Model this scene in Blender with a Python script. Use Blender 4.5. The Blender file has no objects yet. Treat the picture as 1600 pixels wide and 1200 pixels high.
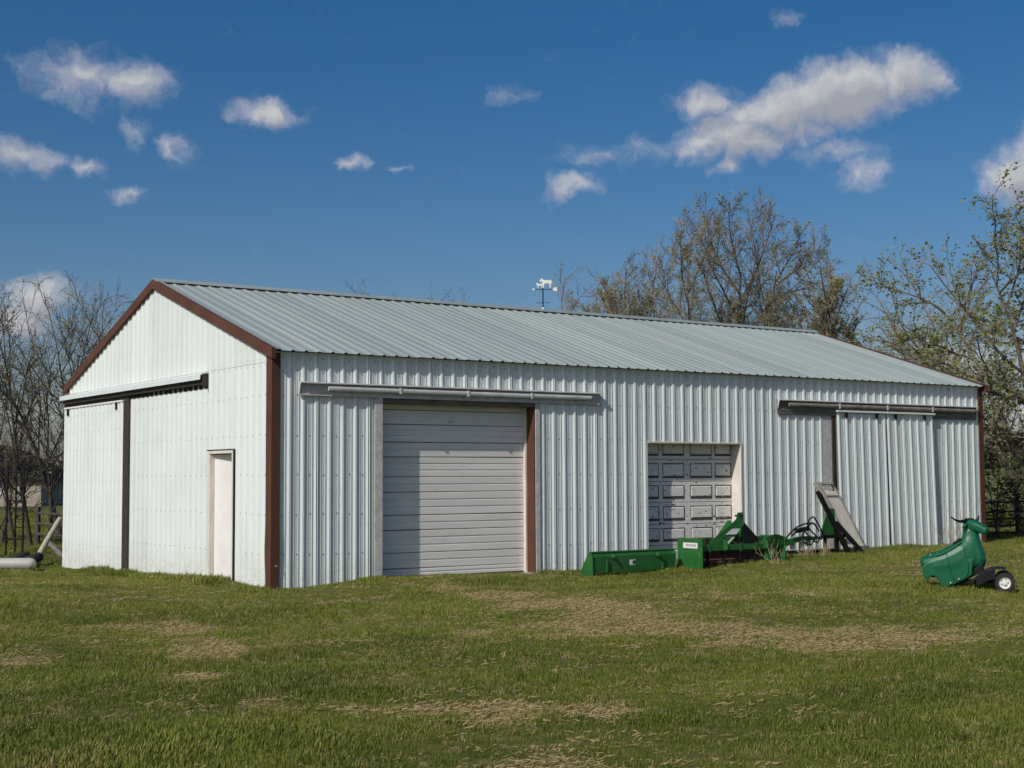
import bpy, bmesh, math, random
import numpy as np
from mathutils import Vector, Matrix
random.seed(7)
rng = np.random.default_rng(7)
C = bpy.context.scene.collection
R = math.radians

# ------------------------------------------------------------------ camera
CAM = Vector((-9.3306, -19.8182, 1.6339))
FPX, PITCH, ROLL, YAW = 2219.5, .0664, -.0049, .6073
_s, _c = math.sin(YAW), math.cos(YAW)
FW = Vector((_s*math.cos(PITCH), _c*math.cos(PITCH), math.sin(PITCH)))
RT0 = Vector((_c, -_s, 0)); UP0 = RT0.cross(FW)
RT = RT0*math.cos(ROLL) + UP0*math.sin(ROLL)
UP = UP0*math.cos(ROLL) - RT0*math.sin(ROLL)
cd = bpy.data.cameras.new('camera'); cam = bpy.data.objects.new('camera', cd); C.objects.link(cam)
cam.matrix_world = Matrix(((RT.x, UP.x, -FW.x, CAM.x), (RT.y, UP.y, -FW.y, CAM.y), (RT.z, UP.z, -FW.z, CAM.z), (0, 0, 0, 1)))
cd.sensor_width = 36; cd.lens = FPX/1600*36; cd.clip_end = 6000; cd.clip_start = .1
bpy.context.scene.camera = cam

def ray(u, v):
    return FW + RT*((u-800)/FPX) - UP*((v-600)/FPX)
def far(u, v, D):
    d = ray(u, v); return CAM + d*(D/math.hypot(d.x, d.y))

# ------------------------------------------------------------------ light
SUN = Vector((-3.3, -1.09, 2.8)).normalized()
EL = math.asin(SUN.z); AZ = math.atan2(SUN.x, SUN.y)
ld = bpy.data.lights.new('sun', 'SUN'); ld.energy = 3.3; ld.angle = R(.53); ld.color = (1, .955, .88)
lo = bpy.data.objects.new('sun', ld); C.objects.link(lo)
lo.rotation_euler = (-SUN).to_track_quat('-Z', 'Y').to_euler(); lo.location = (-30, -10, 30)

sc = bpy.context.scene
W = bpy.data.worlds.new('World'); sc.world = W; W.use_nodes = True
sc.view_settings.view_transform = 'Standard'; sc.view_settings.look = 'None'
sc.view_settings.exposure = 0.05; sc.view_settings.gamma = 1
sc.cycles.max_bounces = 5; sc.cycles.diffuse_bounces = 2; sc.cycles.glossy_bounces = 2
sc.cycles.transparent_max_bounces = 6
sc.cycles.use_adaptive_sampling = True; sc.cycles.adaptive_threshold = .025
SKY_STRENGTH = .071

def cloud_group(least=0.):
    g = bpy.data.node_groups.new('cloud_field', 'ShaderNodeTree')
    g.interface.new_socket('Vector', in_out='INPUT', socket_type='NodeSocketVector')
    g.interface.new_socket('Density', in_out='OUTPUT', socket_type='NodeSocketFloat')
    n, l = g.nodes, g.links
    gi = n.new('NodeGroupInput'); go = n.new('NodeGroupOutput')
    def noise(vec, scale, detail, rough=.55):
        t = n.new('ShaderNodeTexNoise'); t.inputs['Scale'].default_value = scale
        t.inputs['Detail'].default_value = detail; t.inputs['Roughness'].default_value = rough
        l.new(vec, t.inputs['Vector']); return t
    def vm(op, a, b=None):
        t = n.new('ShaderNodeVectorMath'); t.operation = op
        for i, x in enumerate((a, b)):
            if x is None: continue
            if isinstance(x, (tuple, list)): t.inputs[i].default_value = x
            else: l.new(x, t.inputs[i])
        return t
    def m(op, a, b=None, clamp=False):
        t = n.new('ShaderNodeMath'); t.operation = op; t.use_clamp = clamp
        for i, x in enumerate((a, b)):
            if x is None: continue
            if isinstance(x, (int, float)): t.inputs[i].default_value = x
            else: l.new(x, t.inputs[i])
        return t.outputs[0]
    v = gi.outputs[0]
    w1 = noise(v, 28, 5, .6)
    off = vm('MULTIPLY', vm('SUBTRACT', w1.outputs['Color'], (.5, .5, .5)).outputs[0], (.052, .034, 0))
    vw = vm('ADD', v, off.outputs[0]).outputs[0]
    E = [(1105,160,62,36,1),(1165,180,70,36,.95),(1235,172,95,48,1.35),(1320,150,100,54,1.45),(1418,120,64,46,1.35),(1150,212,92,38,1.25),(1250,208,90,26,.85),
         (1090,228,44,26,.9),(1140,256,36,22,.8),(1300,240,90,26,.62),(1352,268,44,30,.75),(895,292,58,22,.75),(1010,228,60,24,.5),
         (800,150,60,22,.42),(415,172,70,26,.95),(550,262,27,15,.75),(620,259,28,9,.5),(140,118,115,50,.75),(215,130,60,44,.85),
         (215,213,28,26,.5),(275,235,36,32,.62),(35,248,70,26,.8),(140,262,42,20,.75),(212,303,32,15,.7),
         (60,470,72,40,1.15),(15,500,60,40,1.1),(1590,275,62,48,1.25),(1650,270,90,72,1.3),(1228,35,40,20,.4),(930,245,80,24,.42),
         (1590,650,130,50,.8),(1500,560,80,36,.7),(1640,560,80,60,.8),(60,640,120,40,.55)]
    acc = None
    for (u, vv, a, b, k) in E:
        if k < least: continue
        d = ray(u, vv).normalized(); az = math.atan2(d.x, d.y); el = math.asin(d.z)
        kx, ky = FPX/a/1.25, FPX/b/1.25
        s = n.new('ShaderNodeVectorMath'); s.operation = 'MULTIPLY_ADD'; l.new(vw, s.inputs[0]); s.inputs[1].default_value = (kx, ky, 0); s.inputs[2].default_value = (-az*kx, -el*ky, 0)
        L = n.new('ShaderNodeVectorMath'); L.operation = 'LENGTH'; l.new(s.outputs[0], L.inputs[0])
        q = n.new('ShaderNodeMath'); q.operation = 'MULTIPLY_ADD'; l.new(L.outputs['Value'], q.inputs[0]); q.inputs[1].default_value = -k; q.inputs[2].default_value = k; val = q.outputs[0]
        acc = val if acc is None else m('MAXIMUM', acc, val)
    # unseen rest of the sky: scattered clouds, cover raised to add white fill light
    sep = n.new('ShaderNodeSeparateXYZ'); l.new(v, sep.inputs[0])
    daz = m('ABSOLUTE', m('SUBTRACT', sep.outputs[0], YAW))
    side = m('MULTIPLY', m('SUBTRACT', daz, .48), 3.0, True)
    n2 = noise(vm('MULTIPLY', v, (1, 1.8, 1)).outputs[0], 5.5, 4, .55)
    fld = m('MULTIPLY', m('MULTIPLY', m('SUBTRACT', n2.outputs[0], .54), 5.0), side)
    acc = m('MAXIMUM', acc, fld)
    n3 = noise(vw, 60, 6, .62)
    dens = m('ADD', acc, m('MULTIPLY', m('SUBTRACT', n3.outputs[0], .54), .85))
    mr = n.new('ShaderNodeMapRange'); mr.interpolation_type = 'SMOOTHSTEP'
    mr.inputs[1].default_value = .04; mr.inputs[2].default_value = 1.0; l.new(dens, mr.inputs[0])
    l.new(mr.outputs[0], go.inputs[0])
    return g

def build_world():
    nt = W.node_tree; n, l = nt.nodes, nt.links; n.clear()
    out = n.new('ShaderNodeOutputWorld'); bg = n.new('ShaderNodeBackground'); bg.inputs[1].default_value = SKY_STRENGTH
    sky = n.new('ShaderNodeTexSky'); sky.sky_type = 'NISHITA'; sky.sun_disc = False
    sky.sun_elevation = EL; sky.sun_rotation = AZ; sky.air_density = 1.0; sky.dust_density = 2.5; sky.ozone_density = 2.2; sky.altitude = 500
    tc = n.new('ShaderNodeTexCoord'); sep = n.new('ShaderNodeSeparateXYZ'); l.new(tc.outputs['Generated'], sep.inputs[0])
    at = n.new('ShaderNodeMath'); at.operation = 'ARCTAN2'; l.new(sep.outputs[0], at.inputs[0]); l.new(sep.outputs[1], at.inputs[1])
    asn = n.new('ShaderNodeMath'); asn.operation = 'ARCSINE'; l.new(sep.outputs[2], asn.inputs[0])
    cb = n.new('ShaderNodeCombineXYZ'); l.new(at.outputs[0], cb.inputs[0]); l.new(asn.outputs[0], cb.inputs[1])
    g = cloud_group()
    g1 = n.new('ShaderNodeGroup'); g1.node_tree = g; l.new(cb.outputs[0], g1.inputs[0])
    sh = n.new('ShaderNodeVectorMath'); sh.operation = 'ADD'; sh.inputs[1].default_value = (-.006, .013, 0); l.new(cb.outputs[0], sh.inputs[0])
    g2 = n.new('ShaderNodeGroup'); g2.node_tree = cloud_group(.8); l.new(sh.outputs[0], g2.inputs[0])
    # light falls on the cloud from the sun's side: less cloud that way = brighter
    lit = n.new('ShaderNodeMapRange'); l.new(g2.outputs[0], lit.inputs[0])
    lit.inputs[1].default_value = .15; lit.inputs[2].default_value = 1; lit.inputs[3].default_value = 1; lit.inputs[4].default_value = 0
    cm = n.new('ShaderNodeMix'); cm.data_type = 'RGBA'; l.new(lit.outputs[0], cm.inputs[0])
    cm.inputs[6].default_value = (4.9, 5.0, 5.6, 1); cm.inputs[7].default_value = (7.9, 7.9, 8.0, 1)
    am = n.new('ShaderNodeMath'); am.operation = 'MULTIPLY'; am.inputs[1].default_value = .93; l.new(g1.outputs[0], am.inputs[0])
    tint = n.new('ShaderNodeMix'); tint.data_type = 'RGBA'; tint.blend_type = 'MULTIPLY'; tint.inputs[0].default_value = 1
    hs_ = n.new('ShaderNodeHueSaturation'); hs_.inputs['Saturation'].default_value = 1.44; l.new(sky.outputs[0], hs_.inputs['Color'])
    l.new(hs_.outputs[0], tint.inputs[6]); tint.inputs[7].default_value = (1, .945, 1, 1)
    mx = n.new('ShaderNodeMix'); mx.data_type = 'RGBA'; l.new(am.outputs[0], mx.inputs[0]); l.new(tint.outputs[2], mx.inputs[6]); l.new(cm.outputs[2], mx.inputs[7])
    l.new(mx.outputs[2], bg.inputs[0]); l.new(bg.outputs[0], out.inputs[0])
    W.cycles.sampling_method = 'NONE'   # a smooth sky needs no light map
build_world()

# ------------------------------------------------------------------ materials
def new_mat(name):
    m = bpy.data.materials.new(name); m.use_nodes = True
    n = m.node_tree.nodes; n.clear()
    o = n.new('ShaderNodeOutputMaterial'); b = n.new('ShaderNodeBsdfPrincipled'); m.node_tree.links.new(b.outputs[0], o.inputs[0])
    return m, n, m.node_tree.links, b, o
def N(n, l, kind, **kw):
    t = n.new(kind)
    for k, v in kw.items():
        if k == 'ins':
            for a, b in v.items():
                if hasattr(b, 'is_linked'): l.new(b, t.inputs[a])
                else: t.inputs[a].default_value = b
        else: setattr(t, k, v)
    return t
def mixc(n, l, fac, a, b):
    t = n.new('ShaderNodeMix'); t.data_type = 'RGBA'
    for i, x in ((0, fac), (6, a), (7, b)):
        if hasattr(x, 'is_linked'): l.new(x, t.inputs[i])
        else: t.inputs[i].default_value = x if i == 0 else (*x, 1)
    return t.outputs[2]
def ramp(n, l, x, a, b, c=0., d=1.):
    t = n.new('ShaderNodeMapRange'); l.new(x, t.inputs[0])
    for i, v in enumerate((a, b, c, d)): t.inputs[i+1].default_value = v
    return t.outputs[0]
def pos(n, l, scale=(1, 1, 1)):
    g = n.new('ShaderNodeNewGeometry'); m = n.new('ShaderNodeVectorMath'); m.operation = 'MULTIPLY'
    l.new(g.outputs['Position'], m.inputs[0]); m.inputs[1].default_value = scale; return m.outputs[0]
def objvar(n, l, c, lo, hi):
    oi = n.new('ShaderNodeObjectInfo'); v = ramp(n, l, oi.outputs['Random'], 0, 1, lo, hi)
    t = N(n, l, 'ShaderNodeVectorMath', operation='SCALE'); l.new(c, t.inputs[0]); l.new(v, t.inputs['Scale']); return t.outputs[0]
def plain(name, col, rough=.6, metal=0., var=.18, scale=6., bump=0., stretch=(1, 1, 1), col2=None, wear=None, spec=.5, ov=None):
    m, n, l, b, o = new_mat(name)
    p = pos(n, l, stretch)
    t = N(n, l, 'ShaderNodeTexNoise', ins={'Vector': p, 'Scale': scale, 'Detail': 6., 'Roughness': .6})
    c2 = col2 or tuple(max(0, x*(1-2*var)) for x in col)
    c1 = tuple(min(1, x*(1+var*.6)) for x in col)
    c = mixc(n, l, ramp(n, l, t.outputs[0], .3, .7), c2, c1)
    if wear:
        t2 = N(n, l, 'ShaderNodeTexNoise', ins={'Vector': p, 'Scale': wear[1], 'Detail': 8., 'Roughness': .65})
        c = mixc(n, l, ramp(n, l, t2.outputs[0], wear[2], wear[2]+wear[3]), c, wear[0])
    if ov: c = objvar(n, l, c, *ov)
    l.new(c, b.inputs['Base Color']); b.inputs['Roughness'].default_value = rough; b.inputs['Metallic'].default_value = metal
    b.inputs['Specular IOR Level'].default_value = spec
    if bump:
        bp = N(n, l, 'ShaderNodeBump', ins={'Strength': bump, 'Distance': .01, 'Height': t.outputs[0]}); l.new(bp.outputs[0], b.inputs['Normal'])
    return m
M = {}
def siding(name, col, streak, rough=.38):
    m, n, l, b, o = new_mat(name)
    p = pos(n, l, (5, 5, .35)); t = N(n, l, 'ShaderNodeTexNoise', ins={'Vector': p, 'Scale': 2.2, 'Detail': 6., 'Roughness': .6})
    p2 = pos(n, l); t2 = N(n, l, 'ShaderNodeTexNoise', ins={'Vector': p2, 'Scale': .9, 'Detail': 7., 'Roughness': .65})
    t3 = N(n, l, 'ShaderNodeTexNoise', ins={'Vector': p2, 'Scale': 26., 'Detail': 4., 'Roughness': .7})
    c = mixc(n, l, ramp(n, l, t.outputs[0], .42, .78, 0, .5), col, streak)
    c = mixc(n, l, ramp(n, l, t2.outputs[0], .5, .8, 0, .35), c, tuple(x*.8 for x in streak))
    c = objvar(n, l, c, .94, 1.02)
    # rain-splashed earth on the lowest courses
    g = n.new('ShaderNodeNewGeometry'); sp = n.new('ShaderNodeSeparateXYZ'); l.new(g.outputs['Position'], sp.inputs[0])
    low = ramp(n, l, sp.outputs[2], .55, .0, 0, .62)
    spk = N(n, l, 'ShaderNodeMath', operation='MULTIPLY', ins={0: low, 1: ramp(n, l, t3.outputs[0], .42, .7)})
    c = mixc(n, l, spk.outputs[0], c, (.33, .28, .2))
    l.new(c, b.inputs['Base Color']); b.inputs['Roughness'].default_value = rough
    bp = N(n, l, 'ShaderNodeBump', ins={'Strength': .3, 'Distance': .03, 'Height': t2.outputs[0]}); l.new(bp.outputs[0], b.inputs['Normal'])
    return m
M['siding'] = siding('white_painted_steel', (.705, .765, .745), (.59, .62, .60))
M['galv'] = plain('galvanised_roof_steel', (.35, .405, .385), .45, .15, .1, .8, stretch=(3, .25, .25), col2=(.30, .35, .335), wear=((.38, .36, .32), 2.2, .58, .2), ov=(.9, 1.06))
M['brown'] = plain('brown_trim_steel', (.115, .050, .033), .6, 0, .12, 2., spec=.2)
M['dark_brown'] = plain('dark_brown_post', (.045, .033, .027), .7, 0, .2, 8., stretch=(4, 4, .6))
M['board'] = plain('weathered_white_board', (.58, .57, .54), .8, 0, .14, 5., .2, (2, 2, 2), wear=((.2, .18, .16), 14., .6, .1))
M['board_dark'] = plain('weathered_grey_board', (.2, .19, .17), .85, 0, .3, 5., .3, (.6, 6, 6), wear=((.08, .07, .06), 10., .55, .15))
M['rail'] = plain('galvanised_track', (.62, .62, .60), .5, .1, .12, 5.)
M['old_rail'] = plain('weathered_track', (.30, .275, .24), .7, 0, .25, 6., wear=((.12, .09, .07), 9., .58, .12))
M['white'] = plain('white_paint', (.80, .80, .77), .5, 0, .05, 2., wear=((.6, .56, .48), 9., .66, .1))
M['door_skin'] = plain('overhead_door_paint', (.83, .81, .76), .5, 0, .07, 1.2, stretch=(.5, 1, 4), wear=((.42, .40, .36), 6., .62, .16))
M['seam'] = plain('seam_rubber', (.06, .06, .058), .9)  # dark rubber of the ridge closure strips, their own colour
M['jamb_white'] = plain('jamb_white_paint', (.74, .70, .62), .65, 0, .1, 5., .2, (4, 4, .5), wear=((.35, .30, .24), 12., .6, .08))
M['inside'] = plain('dark_interior', (.03, .028, .025), .9)
M['screw'] = plain('screw_head', (.16, .17, .18), .5, .5)
M['green'] = plain('implement_green_paint', (.022, .135, .028), .35, 0, .15, 4., wear=((.085, .075, .055), 7., .62, .06))
M['black_steel'] = plain('black_painted_steel', (.012, .012, .013), .5, 0, .2, 6., spec=.2)
M['rust'] = plain('rusty_blade', (.11, .045, .025), .8, 0, .3, 7., .3)
M['sticker'] = plain('sticker_white', (.75, .75, .72), .5, 0, .03)
M['ink'] = plain('sticker_ink', (.03, .035, .03), .6)
M['plastic'] = plain('green_moulded_plastic', (.006, .105, .047), .42, 0, .06, 5., .03, spec=.35)
M['black_plastic'] = plain('black_plastic', (.010, .011, .013), .5, 0, .15, 8., spec=.22)
M['rubber'] = plain('tyre_rubber', (.02, .02, .02), .85, 0, .2, 20.)
M['hub'] = plain('white_hub', (.72, .72, .68), .5, 0, .1, 9.)
M['wood'] = plain('weathered_plank', (.74, .67, .57), .85, 0, .12, 5., .4, (5, 5, .7), wear=((.16, .12, .09), 7., .66, .06))
M['old_wood'] = plain('dark_old_wood', (.085, .075, .062), .9, 0, .25, 7., .3)
M['log'] = plain('grey_log', (.45, .42, .35), .85, 0, .2, 7., .4, (5, 5, 1))
M['bark'] = plain('elm_bark', (.19, .15, .115), .9, 0, .3, 6., .4)
M['bark_dark'] = plain('willow_bark', (.075, .062, .05), .9, 0, .3, 6., .4)
M['twig'] = plain('tan_twigs', (.33, .285, .20), .85, 0, .2, 3.)
M['twig_dark'] = plain('dark_twigs', (.15, .125, .10), .85, 0, .2, 3.)
M['straw'] = plain('dry_stalk', (.42, .34, .2), .8, 0, .2, 9.)
M['roof_black'] = plain('black_shingles', (.02, .02, .022), .95, spec=.05)
M['tan'] = plain('tan_stucco', (.36, .31, .25), .8)
M['glass'] = plain('window_glass', (.03, .035, .04), .35, spec=.25)
M['tank'] = plain('white_tank_paint', (.42, .42, .38), .5, 0, .08, 4., wear=((.4, .38, .33), 6., .62, .1))
M['vane_white'] = plain('vane_white', (.8, .78, .7), .5, 0, .05)
M['concrete'] = plain('concrete_sill', (.4, .37, .33), .9, 0, .15, 8., .3)

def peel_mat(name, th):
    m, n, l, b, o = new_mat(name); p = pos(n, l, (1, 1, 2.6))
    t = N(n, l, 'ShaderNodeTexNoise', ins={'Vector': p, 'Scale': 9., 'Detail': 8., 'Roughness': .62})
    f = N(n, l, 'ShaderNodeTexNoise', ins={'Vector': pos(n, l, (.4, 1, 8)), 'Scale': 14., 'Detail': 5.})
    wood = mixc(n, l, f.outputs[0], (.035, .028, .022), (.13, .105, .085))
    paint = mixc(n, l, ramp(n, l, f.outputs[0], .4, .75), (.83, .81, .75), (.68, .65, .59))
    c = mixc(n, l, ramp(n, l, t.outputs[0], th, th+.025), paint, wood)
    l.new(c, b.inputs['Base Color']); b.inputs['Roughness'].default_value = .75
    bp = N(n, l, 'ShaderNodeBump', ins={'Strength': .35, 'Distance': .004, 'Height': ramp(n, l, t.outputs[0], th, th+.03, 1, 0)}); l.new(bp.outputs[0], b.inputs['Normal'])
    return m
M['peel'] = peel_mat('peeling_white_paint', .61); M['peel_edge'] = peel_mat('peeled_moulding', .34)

def leaf_mat(name, a, b_, trans=.35):
    m, n, l, b, o = new_mat(name)
    p = pos(n, l); t = N(n, l, 'ShaderNodeTexNoise', ins={'Vector': p, 'Scale': 1.3, 'Detail': 5.})
    c = mixc(n, l, ramp(n, l, t.outputs[0], .35, .65), a, b_); l.new(c, b.inputs['Base Color']); b.inputs['Roughness'].default_value = .6
    tr = n.new('ShaderNodeBsdfTranslucent'); l.new(c, tr.inputs[0])
    mx = n.new('ShaderNodeMixShader'); mx.inputs[0].default_value = trans; l.new(b.outputs[0], mx.inputs[1]); l.new(tr.outputs[0], mx.inputs[2]); l.new(mx.outputs[0], o.inputs[0])
    return m
M['bud'] = leaf_mat('elm_buds', (.24, .225, .075), (.36, .38, .085))
M['leaf'] = leaf_mat('maple_leaves', (.15, .19, .055), (.28, .32, .09))
M['leaf_dark'] = leaf_mat('shrub_leaves', (.04, .055, .02), (.11, .13, .035))

# ------------------------------------------------------------------ mesh helpers
class MB:
    def __init__(s): s.v = []; s.f = []
    def quad(s, a, b, c, d):
        i = len(s.v); s.v += [tuple(a), tuple(b), tuple(c), tuple(d)]; s.f.append((i, i+1, i+2, i+3)); return s
    def box(s, x0, x1, y0, y1, z0, z1):
        i = len(s.v); s.v += [(x, y, z) for z in (z0, z1) for y in (y0, y1) for x in (x0, x1)]
        s.f += [tuple(i+k for k in q) for q in ((0,2,3,1),(4,5,7,6),(0,1,5,4),(2,6,7,3),(0,4,6,2),(1,3,7,5))]; return s
    def bar(s, a, b, w, h, up=(0, 0, 1)):
        a = Vector(a); b = Vector(b); d = (b-a).normalized(); u = Vector(up)
        if abs(d.dot(u)) > .99: u = Vector((1, 0, 0))
        sd = d.cross(u).normalized(); u = sd.cross(d).normalized(); i = len(s.v)
        for p in (a, b):
            for q, r in ((-1,-1),(1,-1),(1,1),(-1,1)): s.v.append(tuple(p+sd*(q*w/2)+u*(r*h/2)))
        s.f += [tuple(i+k for k in q) for q in ((3,2,1,0),(4,5,6,7),(0,1,5,4),(1,2,6,5),(2,3,7,6),(3,0,4,7))]; return s
    def prism(s, poly, ext):
        e = Vector(ext); k = len(poly); i = len(s.v)
        s.v += [tuple(p) for p in poly] + [tuple(Vector(p)+e) for p in poly]
        s.f += [tuple(range(i+k-1, i-1, -1)), tuple(range(i+k, i+2*k))] + [(i+j, i+(j+1) % k, i+k+(j+1) % k, i+k+j) for j in range(k)]; return s
    def tube(s, pts, rad, n=6, cap=True):
        pts = [Vector(p) for p in pts]; i = len(s.v); k = len(pts)
        if not hasattr(rad, '__len__'): rad = [rad]*k
        d0 = (pts[-1]-pts[0]).normalized(); ref = Vector((0, 0, 1)) if abs(d0.z) < .8 else Vector((1, 0, 0))
        for j, p in enumerate(pts):
            d = (pts[min(j+1, k-1)]-pts[max(j-1, 0)])
            if d.length < 1e-9: d = d0
            sd = d.cross(ref)
            if sd.length < 1e-6: sd = d.cross(Vector((.3, 1, .2)))
            sd.normalize(); up = sd.cross(d).normalized()
            for q in range(n):
                t = 2*math.pi*q/n; s.v.append(tuple(p+sd*(math.cos(t)*rad[j])+up*(math.sin(t)*rad[j])))
        for j in range(k-1):
            for q in range(n):
                a = i+j*n+q; b = i+j*n+(q+1) % n; s.f.append((a, b, b+n, a+n))
        if cap: s.f += [tuple(range(i+n-1, i-1, -1)), tuple(range(i+(k-1)*n, i+k*n))]
        return s
    def loft(s, secs, cap=True):
        i = len(s.v); n = len(secs[0])
        for c in secs: s.v += [tuple(p) for p in c]
        for j in range(len(secs)-1):
            for q in range(n):
                a = i+j*n+q; b = i+j*n+(q+1) % n; s.f.append((a, b, b+n, a+n))
        if cap: s.f += [tuple(range(i+n-1, i-1, -1)), tuple(range(i+(len(secs)-1)*n, i+len(secs)*n))]
        return s
    def build(s, name, mat, parent=None, smooth=False, kind=None):
        me = bpy.data.meshes.new(name); me.from_pydata(s.v, [], s.f); me.materials.append(mat)
        if smooth:
            for p in me.polygons: p.use_smooth = True
        o = bpy.data.objects.new(name, me); C.objects.link(o); o.parent = parent
        if kind: o['kind'] = kind
        return o
def bevel(o, w=.006, seg=2):
    m = o.modifiers.new('bevel', 'BEVEL'); m.width = w; m.segments = seg; m.limit_method = 'ANGLE'; return o
def tag(o, label, cat, group=None):
    o['label'] = label; o['category'] = cat
    if group: o['group'] = group
    return o
def thing(name, label, cat, loc=(0, 0, 0), rz=0, group=None):
    o = bpy.data.objects.new(name, None); C.objects.link(o); o.location = loc; o.rotation_euler = (0, 0, rz); o.empty_display_size = .2
    return tag(o, label, cat, group)

# ------------------------------------------------------------------ ground
def sm(x, a, b):
    t = np.clip((np.asarray(x, float)-a)/(b-a), 0, 1); return t*t*(3-2*t)
_g = [(rng.uniform(.15, 1.1), rng.uniform(0, 6.28), rng.uniform(0, 6.28)) for _ in range(14)]
def lump(x, y):
    h = 0
    for k, a, ph in _g: h = h + np.sin((x*math.cos(a)+y*math.sin(a))*k*1.6+ph)*.011/k**.6
    return h
def H(x, y):
    x = np.asarray(x, float); y = np.asarray(y, float)
    d = np.hypot(x-CAM.x, y-CAM.y)
    near = sm(d, 90, 45)
    base = .13*sm(x, 3.5, 11)*sm(y, -7, -.5) - .12*sm(y, 2, 9)*sm(-x, -1, .5) + .05*sm(x, .5, 2)*sm(y, -3, 0)
    rise = .0125*np.clip(d-70, 0, 330)*sm(d, 60, 140)
    beyond = -.002*np.clip(d-420, 0, 4000)
    ins = sm(x, .2, 1.2)*sm(x, 17.4, 16.4)*sm(y, .4, 1.2)*sm(y, 10, 9.2)
    return (base+lump(x, y)*(1-.6*ins))*near + rise + beyond - .25*ins*0
def Hs(x, y): return float(H(x, y))
def gnd(u, v, z0=0.):
    d = ray(u, v); p = CAM.copy(); t = 0; z = z0
    for _ in range(8):
        t = (z-CAM.z)/d.z; p = CAM+d*t; z = Hs(p.x, p.y)
    return p
# smooth value noise for masks
_lat = rng.random((64, 64))
def vnoise(x, y):
    xi = np.floor(x).astype(int); yi = np.floor(y).astype(int); fx = x-xi; fy = y-yi; fx = fx*fx*(3-2*fx); fy = fy*fy*(3-2*fy)
    a = _lat[xi % 64, yi % 64]; b = _lat[(xi+1) % 64, yi % 64]; c = _lat[xi % 64, (yi+1) % 64]; d = _lat[(xi+1) % 64, (yi+1) % 64]
    return (a*(1-fx)+b*fx)*(1-fy)+(c*(1-fx)+d*fx)*fy
def fbm(x, y, k=1., o=4):
    s = 0; a = .5
    for i in range(o): s = s+a*vnoise(x*k+17.3*i, y*k-9.1*i); k *= 2.1; a *= .5
    return s/.94
# worn, dry areas: centre pixel rows of the track are laid out on the ground in metres
PATCH = []
def patch(u, v, du, dv, k=1.):
    c = gnd(u, v); a = gnd(u+du, v); b = gnd(u, v-dv) if v-dv > 800 else c; f = gnd(u, v+dv)
    ax = Vector((a.x-c.x, a.y-c.y)); bx = Vector(((b.x-f.x)/2, (b.y-f.y)/2))
    PATCH.append((c.x, c.y, ax, bx, k))
for a in [(720,917,45,8,.9),(790,932,70,10,.95),(880,945,80,12,1),(960,955,90,14,1.05),(930,985,170,18,.8),(1080,985,160,20,1.05),(1200,993,150,20,1.0),(1330,995,150,20,.95),
          (1300,1012,90,12,1),(1480,990,170,11,.55),(1150,930,260,13,.45),(700,1000,190,12,.55),(290,985,90,9,1.15),(160,984,90,8,.9),(0,988,70,8,.8),(300,1017,110,14,1.05),(20,1043,60,5,1.1),
          (330,1062,60,9,.75),(110,1030,190,20,.5),(470,1010,120,18,.6),(440,1112,70,22,.85),(590,1105,80,12,.6),(700,1115,110,14,.85),(860,1118,180,22,.9),(830,1170,180,40,.75),(30,1190,150,14,.8),(560,1150,80,20,.4),(560,985,200,8,.5)]:
    patch(*a[:4], a[4]*(1.25 if a[1] > 1050 else 1.0))
def dry(x, y):
    m = np.zeros_like(x)
    wx = x+(fbm(x, y, 1.1)-.5)*1.2; wy = y+(fbm(x+31, y-12, 1.1)-.5)*1.2
    for cx, cy, a, b, k in PATCH:
        det = a.x*b.y-a.y*b.x
        if abs(det) < 1e-6: continue
        dx = wx-cx; dy = wy-cy; p = (dx*b.y-dy*b.x)/det; q = (a.x*dy-a.y*dx)/det
        m = np.maximum(m, k*np.exp(-(p*p+q*q)*.75))
    n = fbm(x, y, 2.6)
    return np.clip((m-.42)*1.35+(n-.5)*1.5*sm(m, .1, .6) + (fbm(x-7, y+3, .35)-.54)*.8, 0, 1)

def axis(lo, hi, fine0, fine1, st):
    a = list(np.arange(fine0, fine1, st)); x = fine0; s = st
    while x > lo: s *= 1.16; x -= s; a.insert(0, x)
    x = a[-1]; s = st
    while x < hi: s *= 1.16; x += s; a.append(x)
    return np.array(a)
gx = axis(-2600, 2600, -12, 24, .16); gy = axis(-2600, 2600, -17, 14, .16)
XX, YY = np.meshgrid(gx, gy); ZZ = H(XX, YY)
nx, ny = len(gx), len(gy)
me = bpy.data.meshes.new('lawn'); vv = np.stack([XX, YY, ZZ], -1).reshape(-1, 3)
idx = np.arange(nx*ny).reshape(ny, nx)
fc = np.stack([idx[:-1, :-1], idx[:-1, 1:], idx[1:, 1:], idx[1:, :-1]], -1).reshape(-1, 4)
me.vertices.add(len(vv)); me.vertices.foreach_set('co', vv.ravel()); me.loops.add(fc.size); me.loops.foreach_set('vertex_index', fc.ravel())
me.polygons.add(len(fc)); me.polygons.foreach_set('loop_start', np.arange(0, fc.size, 4)); me.polygons.foreach_set('use_smooth', np.ones(len(fc), bool))
me.update(); me.validate()
at = me.attributes.new('dry', 'FLOAT', 'POINT'); at.data.foreach_set('value', dry(XX, YY).ravel().astype(np.float32))
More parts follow.
